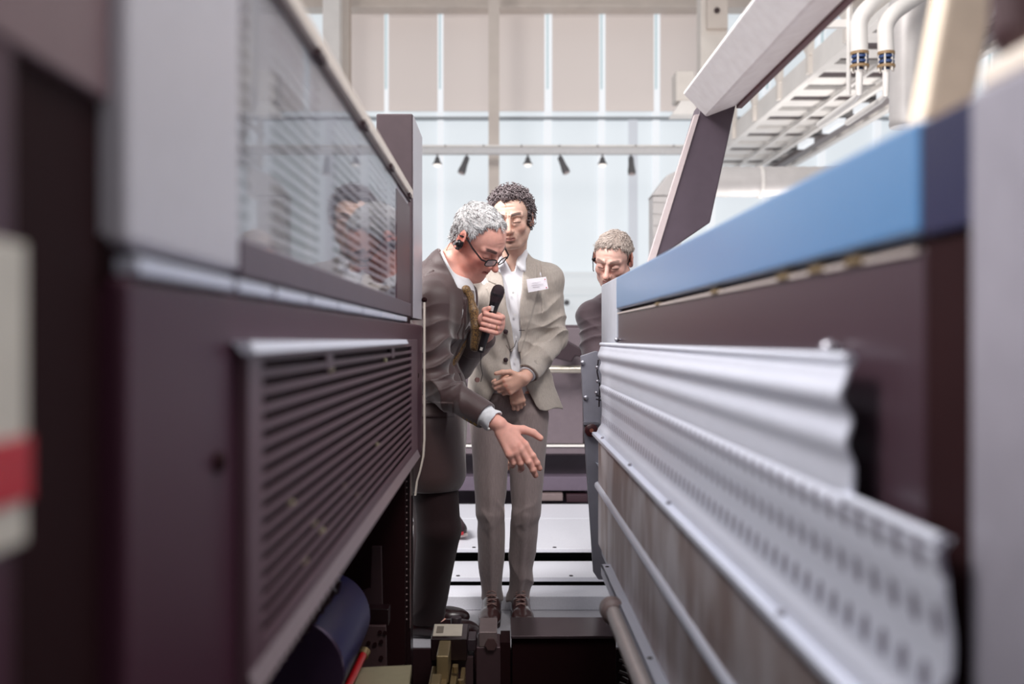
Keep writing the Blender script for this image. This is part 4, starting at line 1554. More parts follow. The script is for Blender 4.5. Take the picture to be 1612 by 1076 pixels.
# ---- open or curled hand
EARSEL = lambda q: 1.0 - (np.abs(q[:, 0]) > .055) * (np.abs(q[:, 1] + .006) < .032) * (q[:, 2] < .040) * (q[:, 2] > -.05)
def hand_ops(s, wrist, D, A, N, curls, spread=0.0, size=1.0, thumb=None, k=0.0045, fat=1.0):
    """wrist point, D finger direction, A across towards the index side, N out of the palm side"""
    D, N = unit(D), unit(N)
    A = unit(np.array(A) - D * np.dot(A, D))
    N = unit(N - D * np.dot(N, D) - A * np.dot(N, A))
    W = np.array(wrist, float)
    tips = []
    z = size
    pl = .090 * z
    for i, (off, L, r0) in enumerate([(.031, (.042, .026, .021), .0092), (.010, (.046, .030, .022), .0096), (-.011, (.042, .028, .022), .0092), (-.030, (.034, .021, .019), .0080)]):
        b0 = W + D * .012 * z + A * off * z * .55
        kn = W + D * (pl - .004 * abs(i - 1) * z) + A * off * z - N * (-.002)
        s.cap(b0, kn, .014 * z, .0115 * z, k=0.012)
        c = curls[i]
        ang = 0
        p = kn
        dirA = unit(D + A * (off / .03) * spread)
        for j in range(3):
            ang += math.radians(c[j])
            d = dirA * math.cos(ang) + N * math.sin(ang)
            e = p + d * L[j] * z
            ra = (r0 - .0006 * j) * z * fat
            s.cap(p, e, ra, ra - .0007 * z, k=k if j else 0.008)
            if j < 2:
                s.ell(e - N * .001, (ra * 1.04,) * 3, k=0.002)
            p = e
        tips.append(p)
    s.cap(W + D * .02 * z + N * .006 * z, W + D * .07 * z + N * .004 * z, .020 * z, .018 * z, k=0.012)
    # thumb
    tb = W + D * .022 * z + A * .020 * z + N * .006 * z
    th = thumb or [(0.55, 0.75, 0.25), (0.75, 0.55, 0.3), (0.9, 0.35, 0.3)]
    Ls = (.044, .034, .028)
    p = tb
    rs = (.0150, .0115, .0105, .0085)
    for j in range(3):
        a, b, c = th[j]
        d = unit(D * a + A * b + N * c)
        e = p + d * Ls[j] * z
        s.cap(p, e, rs[j] * z * fat, rs[j + 1] * z * fat, k=0.010 if j == 0 else 0.004)
        p = e
    tips.append(p)
    return tips

def hand_tint(v, c, spots):
    for p, r, col, w in spots:
        d = np.linalg.norm(v - np.array(p), axis=1)
        ww = (smoothstep(r, r * .5, d) * w)[:, None]
        c[:] = c * (1 - ww) + c3(*col) * ww

def fabric(name, rgb, var, nscale=420, bump=0.35, sheen=0.25, stretch=(1, 1, .25), rough=0.75):
    return mat(name, rgb, rough, var=var, nscale=nscale, bump=bump, bscale=900, sheen=sheen, stretch=stretch, spec=0.25)

def folds(p, a, b, amp, freq, r_in=0.0, phase=0.0, centre=0.5, width=0.3, tilt=(0, 0, 1)):
    """wrinkle rings across a limb from a to b, strongest around centre"""
    ab = b - a
    L = np.linalg.norm(ab)
    t = ((p - a) @ ab) / (L * L)
    g = np.exp(-((t - centre) / width) ** 2)
    near = np.exp(-(np.linalg.norm(p - a - np.clip(t, 0, 1)[:, None] * ab, axis=1) / .13) ** 4)
    ph = t * freq * .8 + (p @ np.array(tilt)) * 26 + phase + 1.9 * wob(p, 13, 5 + int(abs(phase) * 10))
    sh = 1 - np.abs(np.sin(ph))          # soft ridges
    am = np.clip(.85 + .8 * wob(p, 17, 77 + int(abs(phase) * 10)), 0, 1.3)
    return -amp * am * g * near * (sh ** 1.4 - .3)
# ================================================================== grey haired man in the dark suit, leaning over with microphone and open hand
def speaker_man():
    K = 3.85
    root = thing('person', 'person with short grey hair, black glasses and dark suit, leaning in, one hand out', 'person', (P(690, 0, K)[0], K, 0))
    Q = lambda x, y, Y=K: P(x, y, Y)
    hs = 1.08
    R = frame(-32, 44, 14)
    ho = Q(755, 378, 3.86)
    neck0 = ho + R @ np.array((0, -.035, -.075))
    nb = Q(688, 447, 3.90)
    TR = frame(-12, 22, 0)          # torso leans forward
    chest = Q(692, 505, 3.90)
    pelvis = Q(676, 672, 3.93)
    shR, elR, wrR = Q(683, 472, 3.77), Q(684, 603, 3.70), Q(786, 667, 3.56)
    shL, elL, wrL = Q(716, 455, 4.06), Q(722, 575, 4.06), Q(765, 524, 3.84)
    hipR, kneeR, ankR = Q(678, 690, 3.84), Q(692, 830, 3.82), Q(672, 968, 3.92)
    hipL, kneeL, ankL = Q(676, 690, 4.02), Q(686, 830, 4.06), Q(660, 968, 4.10)
    s = Sdf()
    s.cap(neck0, nb, .060, .066, k=0.03)
    s.at(ho, R, hs)
    head_ops(s, dict(jaw=1.08, nose=1.2, mouth=.0022, chin=.012, ear=1.18, wrinkles=[((-.03, .088, .052), (.03, .088, .052)), ((-.03, .084, .064), (.03, .084, .064)), ((-.056, .062, .0), (-.066, .048, .006)), ((-.056, .062, -.004), (-.068, .046, -.006)), ((-.058, .050, -.040), (-.052, .045, -.075))]))
    s.ell((0, .042, -.118), (.040, .040, .024), k=.03)      # soft double chin
    s.at((0, 0, 0))
    s.at(chest, TR)
    s.ell((0, 0, 0), (.165, .105, .21), k=.03)
    s.at(pelvis, frame(-20, 5, 0))
    s.ell((0, .01, .02), (.150, .115, .16), k=.05)
    s.at((0, 0, 0))
    s.cap(shL, shR, .055, .055, k=.05)
    for sh, el, wr in ((shR, elR, wrR), (shL, elL, wrL)):
        s.chain([sh, el, wr], [.050, .040, .029], k=.015)
    for hp, kn, an in ((hipL, kneeL, ankL), (hipR, kneeR, ankR)):
        s.chain([hp, kn, an], [.080, .055, .036], k=.02)
        s.cap(an, an + np.array((.10, -.02, -.036)), .034, .020, k=.02)
    # open right hand
    D = unit((.58, -.12, -.80))
    A = unit((.74, .34, .56))
    N = np.cross(D, A)
    if N[1] < 0:
        N = -N
    t1 = hand_ops(s, wrR + D * .012, D, A, N, [(6, 10, 8), (9, 14, 10), (26, 34, 22), (34, 44, 28)], spread=.0, size=1.14, fat=1.17,
                  thumb=[(.50, .84, .10), (.76, .62, .10), (.97, .34, .0)])
    # fist on the microphone
    mA, mB = Q(786, 452, 3.72), Q(758, 549, 3.755)        # microphone axis, head to tail
    ma = unit(mB - mA)
    toR = unit(np.cross(ma, (0, 1, 0)))
    if toR[0] < 0:
        toR = -toR
    toC = unit(np.cross(ma, toR))
    if toC[1] > 0:
        toC = -toC
    grip = mA + ma * .135
    tips, knuck = [], []
    for i in range(4):
        c = mA + ma * (.107 + .0195 * i)
        r0 = .0100 - .0004 * i
        a = c + toR * .042 - toC * .012
        b = c + toR * .036 + toC * .020
        m = c + toR * .006 + toC * .0285
        e = c - toR * .022 + toC * .022 + ma * .001
        s.chain([a, b, m, e], [r0 * 1.1, r0 * 1.05, r0, r0 * .9], k=.003)
        tips.append(e)
        knuck.append(b)
    s.ell(grip + toR * .030 - toC * .022, (.030, .026, .042), k=.012)
    s.cap(grip + toR * .025 - toC * .030, grip - toR * .02 - toC * .032, .026, .026, k=.012)
    s.cap(grip - toC * .03 + ma * .01, wrL, .028, .029, k=.02)
    th = [grip - toR * .016 - toC * .022 - ma * .015, grip - toR * .026 + toC * .004 - ma * .036, grip - toR * .014 + toC * .018 - ma * .050]
    s.chain(th, [.015, .0125, .0095], k=.005)
    skin, blush = (232, 172, 156), (222, 120, 104)
    def col(v):
        c = head_color(v, ho, R, hs, skin, blush, (176, 92, 84), (66, 48, 46), .95, .35, (190, 130, 116))
        q = ((v - ho) @ R) / hs
        w = (np.exp(-(((np.abs(q[:, 0]) - .05) / .03) ** 2 + ((q[:, 2] + .05) / .05) ** 2)) * (np.linalg.norm(q, axis=1) < .2) * .35)[:, None]
        c[:] = c * (1 - w) + c3(200, 104, 88) * w
        sp = [(p, .011, (226, 150, 138), .5) for p in t1 + tips]
        sp += [(p, .014, (208, 122, 106), .5) for p in knuck]
        sp += [(wrR + D * (.100) + A * o * 1.1 - N * .012, .013, (216, 140, 124), .35) for o in (.031, .010, -.011, -.030)]
        hand_tint(v, c, sp)
        return c
    sdf_obj('body', s, (-.55, 3.45, -.005), (.24, 4.25, 1.76), .003, M['skin'], root, col)
    # ---------------- hair
    line = [(-.15, -.052), (-.07, -.050), (-.040, -.034), (-.026, .010), (-.004, .026), (.008, .004), (.017, .004), (.023, .045), (.030, .082), (.042, .098), (.060, .096), (.14, .096)]
    hd = hair_cap(ho, R, hs, line, .006, lambda p, d: d + .0025 * wob(p, 110, 12))
    v, f = hd.mesh(ho - .2, ho + .2, .0032)
    mh = mat('hair_grey', (196, 190, 190), .5, var=.2, nscale=90, sheen=.3)
    h_o = raw_obj('hair', v, f, mh, root)
    def dr(q):
        d = np.zeros_like(q)
        d[:, 1] = np.where(q[:, 2] > .02, .9, -.2)
        d[:, 2] = np.where(q[:, 2] > .06, .05, -.75)
        d[:, 0] = np.sign(q[:, 0]) * .25 - .25 * (q[:, 1] > .04)
        return d
    st = strands_on(v, f, ho, R, hs, 5200, .018, dr, seed=5, lift=.30, jitter=.28, sel=EARSEL)
    tubes_obj('hair_strands', st, np.array([.0013, .0014, .0013, .0011, .0008, .0003]), mat('strand_silver', (222, 217, 218), .45, var=.30, nscale=70, spec=.5), h_o, 3)
    st = strands_on(v, f, ho, R, hs, 900, .022, dr, seed=9, lift=.3, jitter=.3, sel=lambda q: ((q[:, 2] < .05) * (q[:, 1] < .0) + .15) * EARSEL(q))
    tubes_obj('hair_strands', st, np.array([.0012, .0013, .0012, .0010, .0007, .0003]), mat('strand_dark', (122, 112, 112), .5, var=.3, nscale=70), h_o, 3)
    # ---------------- glasses
    H = lambda l, f_, u: ho + R @ (np.array((l, f_, u)) * hs)
    mg = mat('frame_black', (26, 18, 22), .25, spec=.6)
    def lens_loop(sg):
        c = (sg * .031, .1090, -.011)
        pts = []
        for k in range(25):
            a = 2 * math.pi * k / 24
            x = .0225 * np.sign(math.cos(a)) * abs(math.cos(a)) ** .6
            z = .0145 * np.sign(math.sin(a)) * abs(math.sin(a)) ** .6
            pts.append(H(c[0] + x, c[1] - abs(c[0] + x) * .22 + .006, c[2] + z))
        return pts
    q = MB()
    for sg in (-1, 1):
        q.tube(lens_loop(sg), .0023, 6, cap=False)
    q.tube([H(-.009, .115, -.008), H(0, .118, -.004), H(.009, .115, -.008)], .0019, 6)
    gf = q.build('glasses', mg, root, smooth=True)
    for sg in (-1, 1):
        q = MB().tube([H(sg * .053, .106, -.004), H(sg * .072, .094, -.002), H(sg * .080, .045, .008), H(sg * .084, .0, .022), H(sg * .088, -.022, .010)], .0034, 6)
        q.build('temple', mg, gf, smooth=True)
        lp_ = lens_loop(sg)[:-1]
        q = MB().add(lp_ + [p + R[:, 1] * .0012 for p in lp_], [tuple(range(24)), tuple(range(47, 23, -1))])
        q.build('lens', M['glass'], gf)
    # ---------------- earpiece
    q = MB().sphere(H(-.094, -.006, -.012), .0135, 10, (1, 1, 1.2))
    q.tube([H(-.094, .004, .006), H(-.096, .010, -.008), H(-.095, .004, -.028), H(-.094, -.008, -.034)], .005, 8)
    ep = q.build('earpiece', mat('ear_black', (30, 26, 30), .25, spec=.6), root, smooth=True)
    q = MB().bar(H(-.109, -.008, .000), H(-.109, -.013, -.020), .010, .008, R[:, 1])
    q.build('silver_plate', mat('ear_silver', (206, 204, 204), .25, metal=.6), ep, bevel=.001)
    q = MB().tube([H(-.098, -.010, -.034), H(-.098, -.028, -.030), H(-.094, -.040, -.010), H(-.090, -.038, .010), H(-.086, -.028, .018)], .0011, 6)
    q.tube([H(-.090, -.040, -.012), H(-.082, -.048, -.05), H(-.074, -.052, -.09), H(-.060, -.055, -.13)], .0011, 6)
    q.build('ear_wire', mg, ep, smooth=True)
    # ---------------- shirt collar, cuff, tie
    ms = fabric('shirt_pale', (224, 224, 228), .02, bump=.15)
    cdir = unit(nb - neck0)
    cn = unit((.86, -.06, .46))
    cC = P(712, 421, 3.875)
    s2 = Sdf()
    s2.cap(cC, nb, .075, .080, k=.01)
    s2.cut(cC, cn, k=.003)
    s2.at(chest, TR)
    s2.ell((0, .012, .01), (.155, .112, .20), k=.03)
    s2.at((0, 0, 0))
    s2.cap(cC + cn * .2, cC - cn * .03, .069, .069, k=.002, mode=-1)
    sdf_obj('shirt', s2, (-.45, 3.65, 1.0), (.05, 4.15, 1.60), .0032, ms, root)
    T = lambda l, f_, u: chest + TR @ np.array((l, f_, u))
    # tie: knot and blade following the shirt front
    mt_ = mat('tie_gold', (140, 106, 58), .5, nscale=230, var2=(70, 46, 32), sheen=.3)
    mt_.node_tree.nodes['Noise Texture'].inputs['Detail'].default_value = 1
    s3 = Sdf().at(chest, TR)
    tf = [(0, .128, -.01, .020), (0, .126, -.05, .026), (0, .116, -.15, .022)]
    for i in range(len(tf) - 1):
        a, b = tf[i], tf[i + 1]
        for w in (-.6, 0, .6):
            s3.cap((a[0] + w * a[3], a[1], a[2]), (b[0] + w * b[3], b[1], b[2]), .0085, .0085, k=.012)
    s3.at((0, 0, 0))
    s3.cap(P(734, 457, 3.80), P(741, 466, 3.80), .019, .013, k=.006)
    s3.chain([P(740, 466, 3.80), P(746, 490, 3.795), P(750, 515, 3.79), P(748, 545, 3.80)], [.013, .018, .020, .020], k=.010)
    sdf_obj('tie', s3, chest - .28, chest + .28, .003, mt_, root)
    # ---------------- jacket
    mj = fabric('jacket_dark_taupe', (64, 38, 38), .07, nscale=300, stretch=(1, 1, .2), sheen=.5, rough=.50)
    j = Sdf().at(chest, TR)
    j.ell((0, -.006, .0), (.186, .134, .225), k=.03)
    j.at(pelvis, frame(-20, 8, 0))
    j.ell((0, .0, .09), (.160, .140, .20), k=.05)
    j.ell((0, -.01, -.07), (.172, .158, .20), k=.05)
    j.at((0, 0, 0))
    j.cap(hipR + (0, -.01, .06), hipR + (.01, -.005, -.12), .125, .128, k=.05)
    j.cap(hipL + (0, 0, .06), hipL + (.01, 0, -.12), .120, .125, k=.05)
    j.at((0, 0, 0))
    j.cap(shL, nb + (-.02, 0.02, -.02), .066, .062, k=.04)
    j.cap(shR, nb + (-.02, -.02, -.02), .068, .062, k=.04)
    j.cap(nb + (-.045, 0, .012), nb + (-.02, 0, -.01), .070, .07, k=.03)
    j.ell(shR + (0, 0, -.01), (.068, .068, .07), k=.02)
    j.cut((0, 0, P(0, 770, 3.8)[2]), (0, .0, -1), k=.004)
    # neck hole
    j.cap(cC + cn * .2, cC - cn * .015, .0805, .0805, k=.003, mode=-1)
    # front opening
    def half(u):
        return np.interp(u, [-.60, -.5, -.34, -.20, -.12, 0, .12, .20, .3], [.10, .04, .006, .002, .004, .020, .030, .034, .036])
    def front(p):
        q = (p - chest) @ TR
        return np.maximum((np.abs(q[:, 0]) - half(q[:, 2])) * .9, -(q[:, 1] - .02))
    j.cap(cC - cn * .02, nb + (-.01, 0, -.01), .089, .094, k=.02)
    j.cap(cC + cn * .2, cC - cn * .03, .0805, .0805, k=.003, mode=-1)
    j.func(lambda p: np.maximum(-((p - cC + cn * .010) @ cn), np.linalg.norm(p - cC, axis=1) - .135), k=.004, mode=-1)
    j.func(front, k=.003, mode=-1)
    cuff = elR + (wrR - elR) * .80
    j.chain([shR, elR], [.068, .062], k=.025)
    j.chain([elR, cuff], [.062, .050], k=.014)
    j.chain([shL, elL], [.066, .060], k=.02)
    cuff2 = elL + (wrL - elL) * .90
    j.chain([elL, cuff2], [.060, .047], k=.012)
    dR, dL = unit(wrR - elR), unit(wrL - elL)
    j.func(lambda p: np.maximum(-((p - cuff) @ dR), np.linalg.norm(p - cuff, axis=1) - .085), k=.003, mode=-1)
    cn2 = None
    j.func(lambda p: np.maximum(-((p - cuff2) @ dL), np.linalg.norm(p - cuff2, axis=1) - .085), k=.003, mode=-1)
    j.cap(cuff - dR * .03, cuff + dR * .05, .042, .042, k=.002, mode=-1)
    def jd(p, d):
        q = (p - chest) @ TR
        x = np.abs(q[:, 0])
        hw = half(q[:, 2])
        lw = np.interp(q[:, 2], [-.16, .06, .12, .125, .24], [0, .055, .066, .054, .044])
        arm = np.linalg.norm(p - elR - np.clip(((p - elR) @ (wrR - elR)) / ((wrR - elR) @ (wrR - elR)), 0, 1)[:, None] * (wrR - elR), axis=1) > .08
        lap = smoothstep(hw + lw + .002, hw + lw - .001, x) * (q[:, 1] > .02) * (q[:, 2] > -.16) * (q[:, 2] < .24) * arm
        d = d - .006 * lap
        d = d + folds(p, shR, elR, .030, 15, centre=.72, width=.42, tilt=(.9, .2, -.5), phase=.6)
        d = d + folds(p, shR, elR, .010, 6, centre=.15, width=.25, tilt=(-.7, .2, .3), phase=1.4)
        d = d + folds(p, elR, wrR, .018, 8, centre=.10, width=.40, tilt=(.5, .2, .7), phase=.3)
        # armhole seam
        e = (p - shR) @ TR
        sm = np.abs(e[:, 0] - .030 - .1 * e[:, 1]) < .0024
        d = d + .004 * sm * (e[:, 2] > -.16) * (e[:, 2] < .10)
        # hip pocket flap
        z = p[:, 2]
        d = d - .004 * (np.abs(z - .905) < .030) * (p[:, 1] < 3.85) * (p[:, 0] < -.17)
        return d + .0025 * wob(p, 14, 31)
    j.disp = jd
    mj.node_tree.nodes['Principled BSDF'].inputs['Specular IOR Level'].default_value = .65
    jo = sdf_obj('jacket', j, (-.58, 3.45, .55), (.12, 4.25, 1.62), .0034, mj, root)
    # cuff buttons
    up = unit(np.cross(dR, (0, -1, 0)))
    if up[2] > 0:
        up = -up
    mg2 = mat('button_gold', (176, 148, 96), .3, metal=.5)
    for i in range(4):
        o = cuff - dR * (.022 + .017 * i) + up * .038 + np.array((0, -.034, 0))
        MB().lathe(o + np.array((0, .006, 0)), unit(up * .6 + np.array((0, -1, 0))), [(0, .0075), (.006, .0075), (.007, .005)], 12).build('cuff_button', mg2, jo, smooth=True)
    o = T(-.012, .142, -.235)
    MB().lathe(P(751, 597, 3.765), (.45, -.9, 0), [(0, .0095), (.006, .0095)], 12).build('button', mat('button_brown', (110, 76, 70), .3), jo, smooth=True)
    cf = Sdf()
    cf.cap(cuff - dR * .03, cuff + dR * .050, .041, .0405, k=.002)
    cf.cut(cuff + dR * .046, dR, k=.003)
    cf.cap(cuff + dR * .03, cuff + dR * .09, .036, .036, k=.002, mode=-1)
    cf.disp = lambda p, d: d + .0022 * np.sin(((p - cuff) @ dR) * 150 + 2.5 * wob(p, 40, 2))
    sdf_obj('shirt_cuff', cf, cuff - .11, cuff + .11, .003, ms, root)
    MB().sphere(cuff + dR * .034 + up * .030 + np.array((0, -.030, 0)), .005, 8).build('cuff_link', mat('pearl', (210, 208, 206), .3), root, smooth=True)
    # wedding ring on the ring finger
    c = mA + ma * (.107 + .039)
    ctr_ = c + toR * .030 + toC * .0215
    ax = unit((c + toR * .006 + toC * .0285) - (c + toR * .036 + toC * .020))
    u1 = unit(np.cross(ax, ma)); u2 = np.cross(ax, u1)
    q = MB().tube([ctr_ + (u1 * math.cos(a) + u2 * math.sin(a)) * .0103 for a in np.linspace(0, 2 * math.pi, 21)], .0016, 6, cap=False)
    q.build('ring', mat('ring_gold', (214, 176, 120), .2, metal=.9), root, smooth=True)
    # ---------------- trousers and shoes
    mt = fabric('trousers_dark', (36, 17, 20), .06, sheen=.1)
    t = Sdf()
    t.ell(pelvis + (0, 0, .0), (.130, .145, .15), k=.03)
    for hp, kn, an in ((hipL, kneeL, ankL), (hipR, kneeR, ankR)):
        he = an + (0, 0, .0)
        t.chain([hp, kn], [.094, .082], k=.01)
        t.chain([kn, he], [.084, .060], k=.012)
        t.cap(kn + (.05, 0, 0), he + (.045, 0, 0), .014, .010, k=.03)
    t.cut((0, 0, .055), (0, 0, -1), k=.003)
    def td(p, d):
        d = d + folds(p, kneeR, ankR, .012, 8, centre=.8, width=.3, tilt=(.8, 0, .4))
        return d + .003 * wob(p, 12, 7)
    t.disp = td
    sdf_obj('trousers', t, (-.52, 3.6, .03), (-.02, 4.3, 1.05), .0045, mt, root)
    msx = mat('shoe_black', (40, 22, 24), .25, spec=.6)
    for an in (ankL, ankR):
        s5 = Sdf()
        c = np.array((an[0], an[1], 0))
        s5.cap(c + (-.05, 0, .045), c + (.12, -.02, .035), .038, .034, k=.02)
        s5.ell(c + (.13, -.022, .035), (.08, .046, .040), k=.02)
        s5.ell(c + (0, 0, .07), (.05, .04, .05), k=.02)
        s5.cut((0, 0, .004), (0, 0, -1), k=.003)
        sdf_obj('shoe', s5, c - (.14, .1, .02), c + (.26, .1, .15), .0045, msx, root)

    # ---------------- microphone (held, a thing of its own)
    mic = thing('microphone', 'black handheld microphone held upright in the grey haired man\'s fist', 'microphone', mB)
    mk = mat('mic_black', (26, 20, 24), .4, spec=.5)
    MB().lathe(mA + ma * .058, ma, [(0, .020), (.012, .0185), (.05, .0165), (.14, .0145), (.195, .013), (.197, .011)], 20).build('handle', mk, mic, smooth=True)
    MB().lathe(mA - ma * .008, ma, [(0, .006), (.004, .015), (.012, .0215), (.024, .0245), (.040, .0248), (.048, .0235), (.062, .0205), (.072, .019)], 20).build('grille', mat('mic_grille', (52, 34, 40), .45, metal=.3, bump=.8, bscale=1400), mic, smooth=True)
    MB().lathe(mA + ma * .026, ma, [(0, .0250), (.004, .0254), (.008, .0250)], 20).build('band', mk, mic, smooth=True)
    c = mA + ma * .080
    MB().bar(c + toC * .0185 - toR * .004 - ma * .008, c + toC * .0178 - toR * .004 + ma * .012, .014, .002, toC).build('sticker', mat('mic_sticker', (206, 202, 200), .4), mic)
    c = mA + ma * .103
    MB().bar(c + toC * .0176 + toR * .002 - ma * .006, c + toC * .0172 + toR * .002 + ma * .006, .003, .002, toC).build('switch', mat('mic_switch', (190, 186, 186), .4), mic)
    c = mA + ma * .240
    MB().bar(c + toC * .0138 - ma * .006, c + toC * .0133 + ma * .006, .010, .002, toC).build('label_patch', mat('mic_patch', (200, 196, 190), .4), mic)
    q = MB().tube([mB + ma * .0, mB + ma * .02 + np.array((.004, 0, 0)), P(757, 575, 3.77), P(760, 588, 3.8), P(757, 600, 3.85)], .0013, 6)
    q.build('wire', mk, mic, smooth=True)
    root.location.y -= .03
    mic.location.y -= .03

speaker_man()
# ================================================================== third man bending behind the right machine
def bending_man():
    K = 4.42
    Q = lambda x, y, Y=K: P(x, y, Y)
    root = thing('person', 'person with brown-grey hair bending down half hidden behind the right machine', 'person', (Q(995, 0)[0], K + .15, 0))
    hs = 0.97
    R = frame(-90 - 24, 28, -8)
    ho = Q(965, 407, 4.30)
    neck0 = ho + R @ np.array((0, -.045, -.07))
    nb = Q(978, 462, 4.46)
    chest = Q(984, 525, 4.52)
    TR = frame(-95, 28, 0)
    pel = Q(990, 660, 4.72)
    shL, elL, wrL = Q(932, 498, 4.44), Q(938, 590, 4.32), Q(985, 612, 4.12)
    shR, elR, wrR = Q(1040, 498, 4.50), Q(1050, 600, 4.40), Q(1010, 625, 4.15)
    s = Sdf()
    s.cap(neck0, nb, .058, .066, k=.02)
    s.at(ho, R, hs)
    head_ops(s, dict(jaw=1.02, nose=1.3, wrinkles=[((-.03, .088, .050), (.03, .088, .050)), ((-.004, .098, .012), (-.006, .094, .030))]))
    s.at(chest, TR)
    s.ell((0, 0, 0), (.16, .10, .20), k=.03)
    s.at((0, 0, 0))
    s.ell(pel, (.15, .12, .16), k=.06)
    s.cap(chest, pel, .11, .11, k=.05)
    s.cap(shL, shR, .052, .052, k=.05)
    for a, b, c in ((shL, elL, wrL), (shR, elR, wrR)):
        s.chain([a, b, c], [.048, .038, .028], k=.015)
    hand_ops(s, wrL, (.9, -.4, -.2), (.2, -.2, .9), (.3, 1, 0), [(30, 40, 20)] * 4, size=1.0)
    hand_ops(s, wrR, (-.9, -.4, -.2), (-.2, -.2, .9), (-.3, 1, 0), [(30, 40, 20)] * 4, size=1.0)
    legs = []
    for sg in (-1, 1):
        hp = pel + (sg * .09, 0, -.05)
        kn = np.array((hp[0], 4.66, .47))
        an = np.array((hp[0], 4.72, .175))
        legs.append((hp, kn, an))
        s.chain([hp, kn, an], [.075, .052, .036], k=.02)
    skin, blush = (226, 182, 168), (214, 140, 124)
    def col(v):
        return head_color(v, ho, R, hs, skin, blush, (168, 100, 92), (96, 80, 74), .75, .3, (160, 126, 116))
    sdf_obj('body', s, (.2, 3.95, .12), (1.0, 4.95, 1.75), .0034, M['skin'], root, col)
    line = [(-.15, -.055), (-.06, -.052), (-.032, -.034), (-.014, .004), (.006, .004), (.014, -.006), (.020, -.004), (.028, .046), (.050, .072), (.070, .082), (.14, .084)]
    hd = hair_cap(ho, R, hs, line, .005, lambda p, d: d + .003 * wob(p, 110, 22))
    v, f = hd.mesh(ho - .2, ho + .2, .0034)
    h_o = raw_obj('hair', v, f, mat('hair_brown_grey', (134, 120, 112), .5, var=.25, nscale=90), root)
    def dr(q):
        d = np.zeros_like(q)
        d[:, 1] = np.where(q[:, 2] > .02, .75, -.2)
        d[:, 2] = np.where(q[:, 2] > .07, -.1, -.8)
        d[:, 0] = .5 * np.sign(q[:, 0] - .02)
        return d
    st = strands_on(v, f, ho, R, hs, 3800, .017, dr, seed=15, lift=.28, jitter=.30, sel=EARSEL)
    tubes_obj('hair_strands', st, np.array([.0013, .0014, .0013, .0011, .0008, .0003]), mat('strand_taupe', (184, 170, 162), .45, var=.35, nscale=60), h_o, 3)
    # earpiece wire on his right ear side
    H = lambda l, f_, u: ho + R @ (np.array((l, f_, u)) * hs)
    sg = -1 if (R[:, 0][0] > 0) else 1
    q = MB().sphere(H(sg * .088, .0, -.012), .010, 8)
    q.tube([H(sg * .086, .01, .03), H(sg * .090, .014, .0), H(sg * .088, .016, -.03), H(sg * .084, .030, -.050), H(sg * .080, .034, -.056)], .0022, 6)
    q.build('earpiece', mat('ear_black3', (34, 30, 34), .3), root, smooth=True)
    # clothes
    ms = fabric('shirt_grey_white', (214, 212, 216), .02, bump=.15)
    cd = unit(nb - neck0)
    s2 = Sdf()
    s2.cap(neck0 + cd * .05, nb, .068, .078, k=.01)
    s2.cap(neck0 - cd * .1, nb, .060, .062, k=.002, mode=-1)
    s2.cut(neck0 + cd * .05, -cd)
    s2.at(chest, TR)
    s2.ell((0, .01, .01), (.15, .105, .18), k=.03)
    sdf_obj('shirt', s2, (.25, 4.2, 1.0), (.8, 4.75, 1.6), .0045, ms, root)
    mj = fabric('jacket_plum_grey', (92, 76, 82), .07, nscale=300, sheen=.45, rough=.6)
    j = Sdf().at(chest, TR)
    j.ell((0, -.006, 0), (.182, .128, .22), k=.03)
    j.at((0, 0, 0))
    j.cap(chest + (0, 0, -.08), pel, .145, .150, k=.05)
    j.cap(shL, nb + (-.03, .03, -.04), .064, .060, k=.04)
    j.cap(shR, nb + (.03, .03, -.04), .064, .060, k=.04)
    j.ell(shL, (.068, .066, .070), k=.02)
    j.cap(neck0 - cd * .1, nb + cd * .02, .082, .082, k=.003, mode=-1)
    def front(p):
        q = (p - chest) @ TR
        return np.maximum(np.abs(q[:, 0]) - np.interp(q[:, 2], [-.2, 0, .2], [.01, .03, .065]), -(q[:, 1] - .02))
    j.func(front, k=.003, mode=-1)
    for a, b, c in ((shL, elL, wrL), (shR, elR, wrR)):
        j.chain([a, b, a + (b - a) * 1.0 + (c - b) * .85], [.062, .056, .045], k=.02)
    j.cut(pel + (0, 0, -.12), (0, 0, -1))
    def jd(p, d):
        d = d + folds(p, shL, elL, .016, 13, centre=.62, width=.42, tilt=(.8, .2, -.6))
        d = d + folds(p, shL, elL, .010, 5, centre=.1, width=.25, tilt=(-.8, .2, .3))
        e = p - shL
        d = d + .004 * (np.abs(e[:, 0] - .045 + e[:, 2] * .12) < .0025) * (e[:, 2] > -.15) * (e[:, 2] < .08)
        return d + .002 * wob(p, 16, 41)
    j.disp = jd
    sdf_obj('jacket', j, (.25, 3.95, .6), (.95, 4.95, 1.5), .0042, mj, root)
    t = Sdf()
    t.ell(pel + (0, 0, -.02), (.155, .125, .15), k=.03)
    for hp, kn, an in legs:
        t.chain([hp, kn, an], [.09, .07, .055], k=.01)
    t.cut((0, 0, .18), (0, 0, -1))
    sdf_obj('trousers', t, (.2, 4.4, .15), (.95, 4.95, .98), .007, mat('trousers_plum', (74, 60, 66), .8), root)
    for hp, kn, an in legs:
        s5 = Sdf()
        c = np.array((an[0], an[1], .16))
        s5.cap(c + (0, .05, .045), c + (0, -.11, .035), .038, .036, k=.02)
        s5.ell(c + (0, -.13, .03), (.042, .07, .03), k=.02)
        s5.cut((0, 0, .163), (0, 0, -1), k=.003)
        sdf_obj('shoe', s5, c - (.1, .26, .02), c + (.1, .14, .15), .006, mat('shoe_dark3', (40, 30, 32), .3), root)
bending_man()
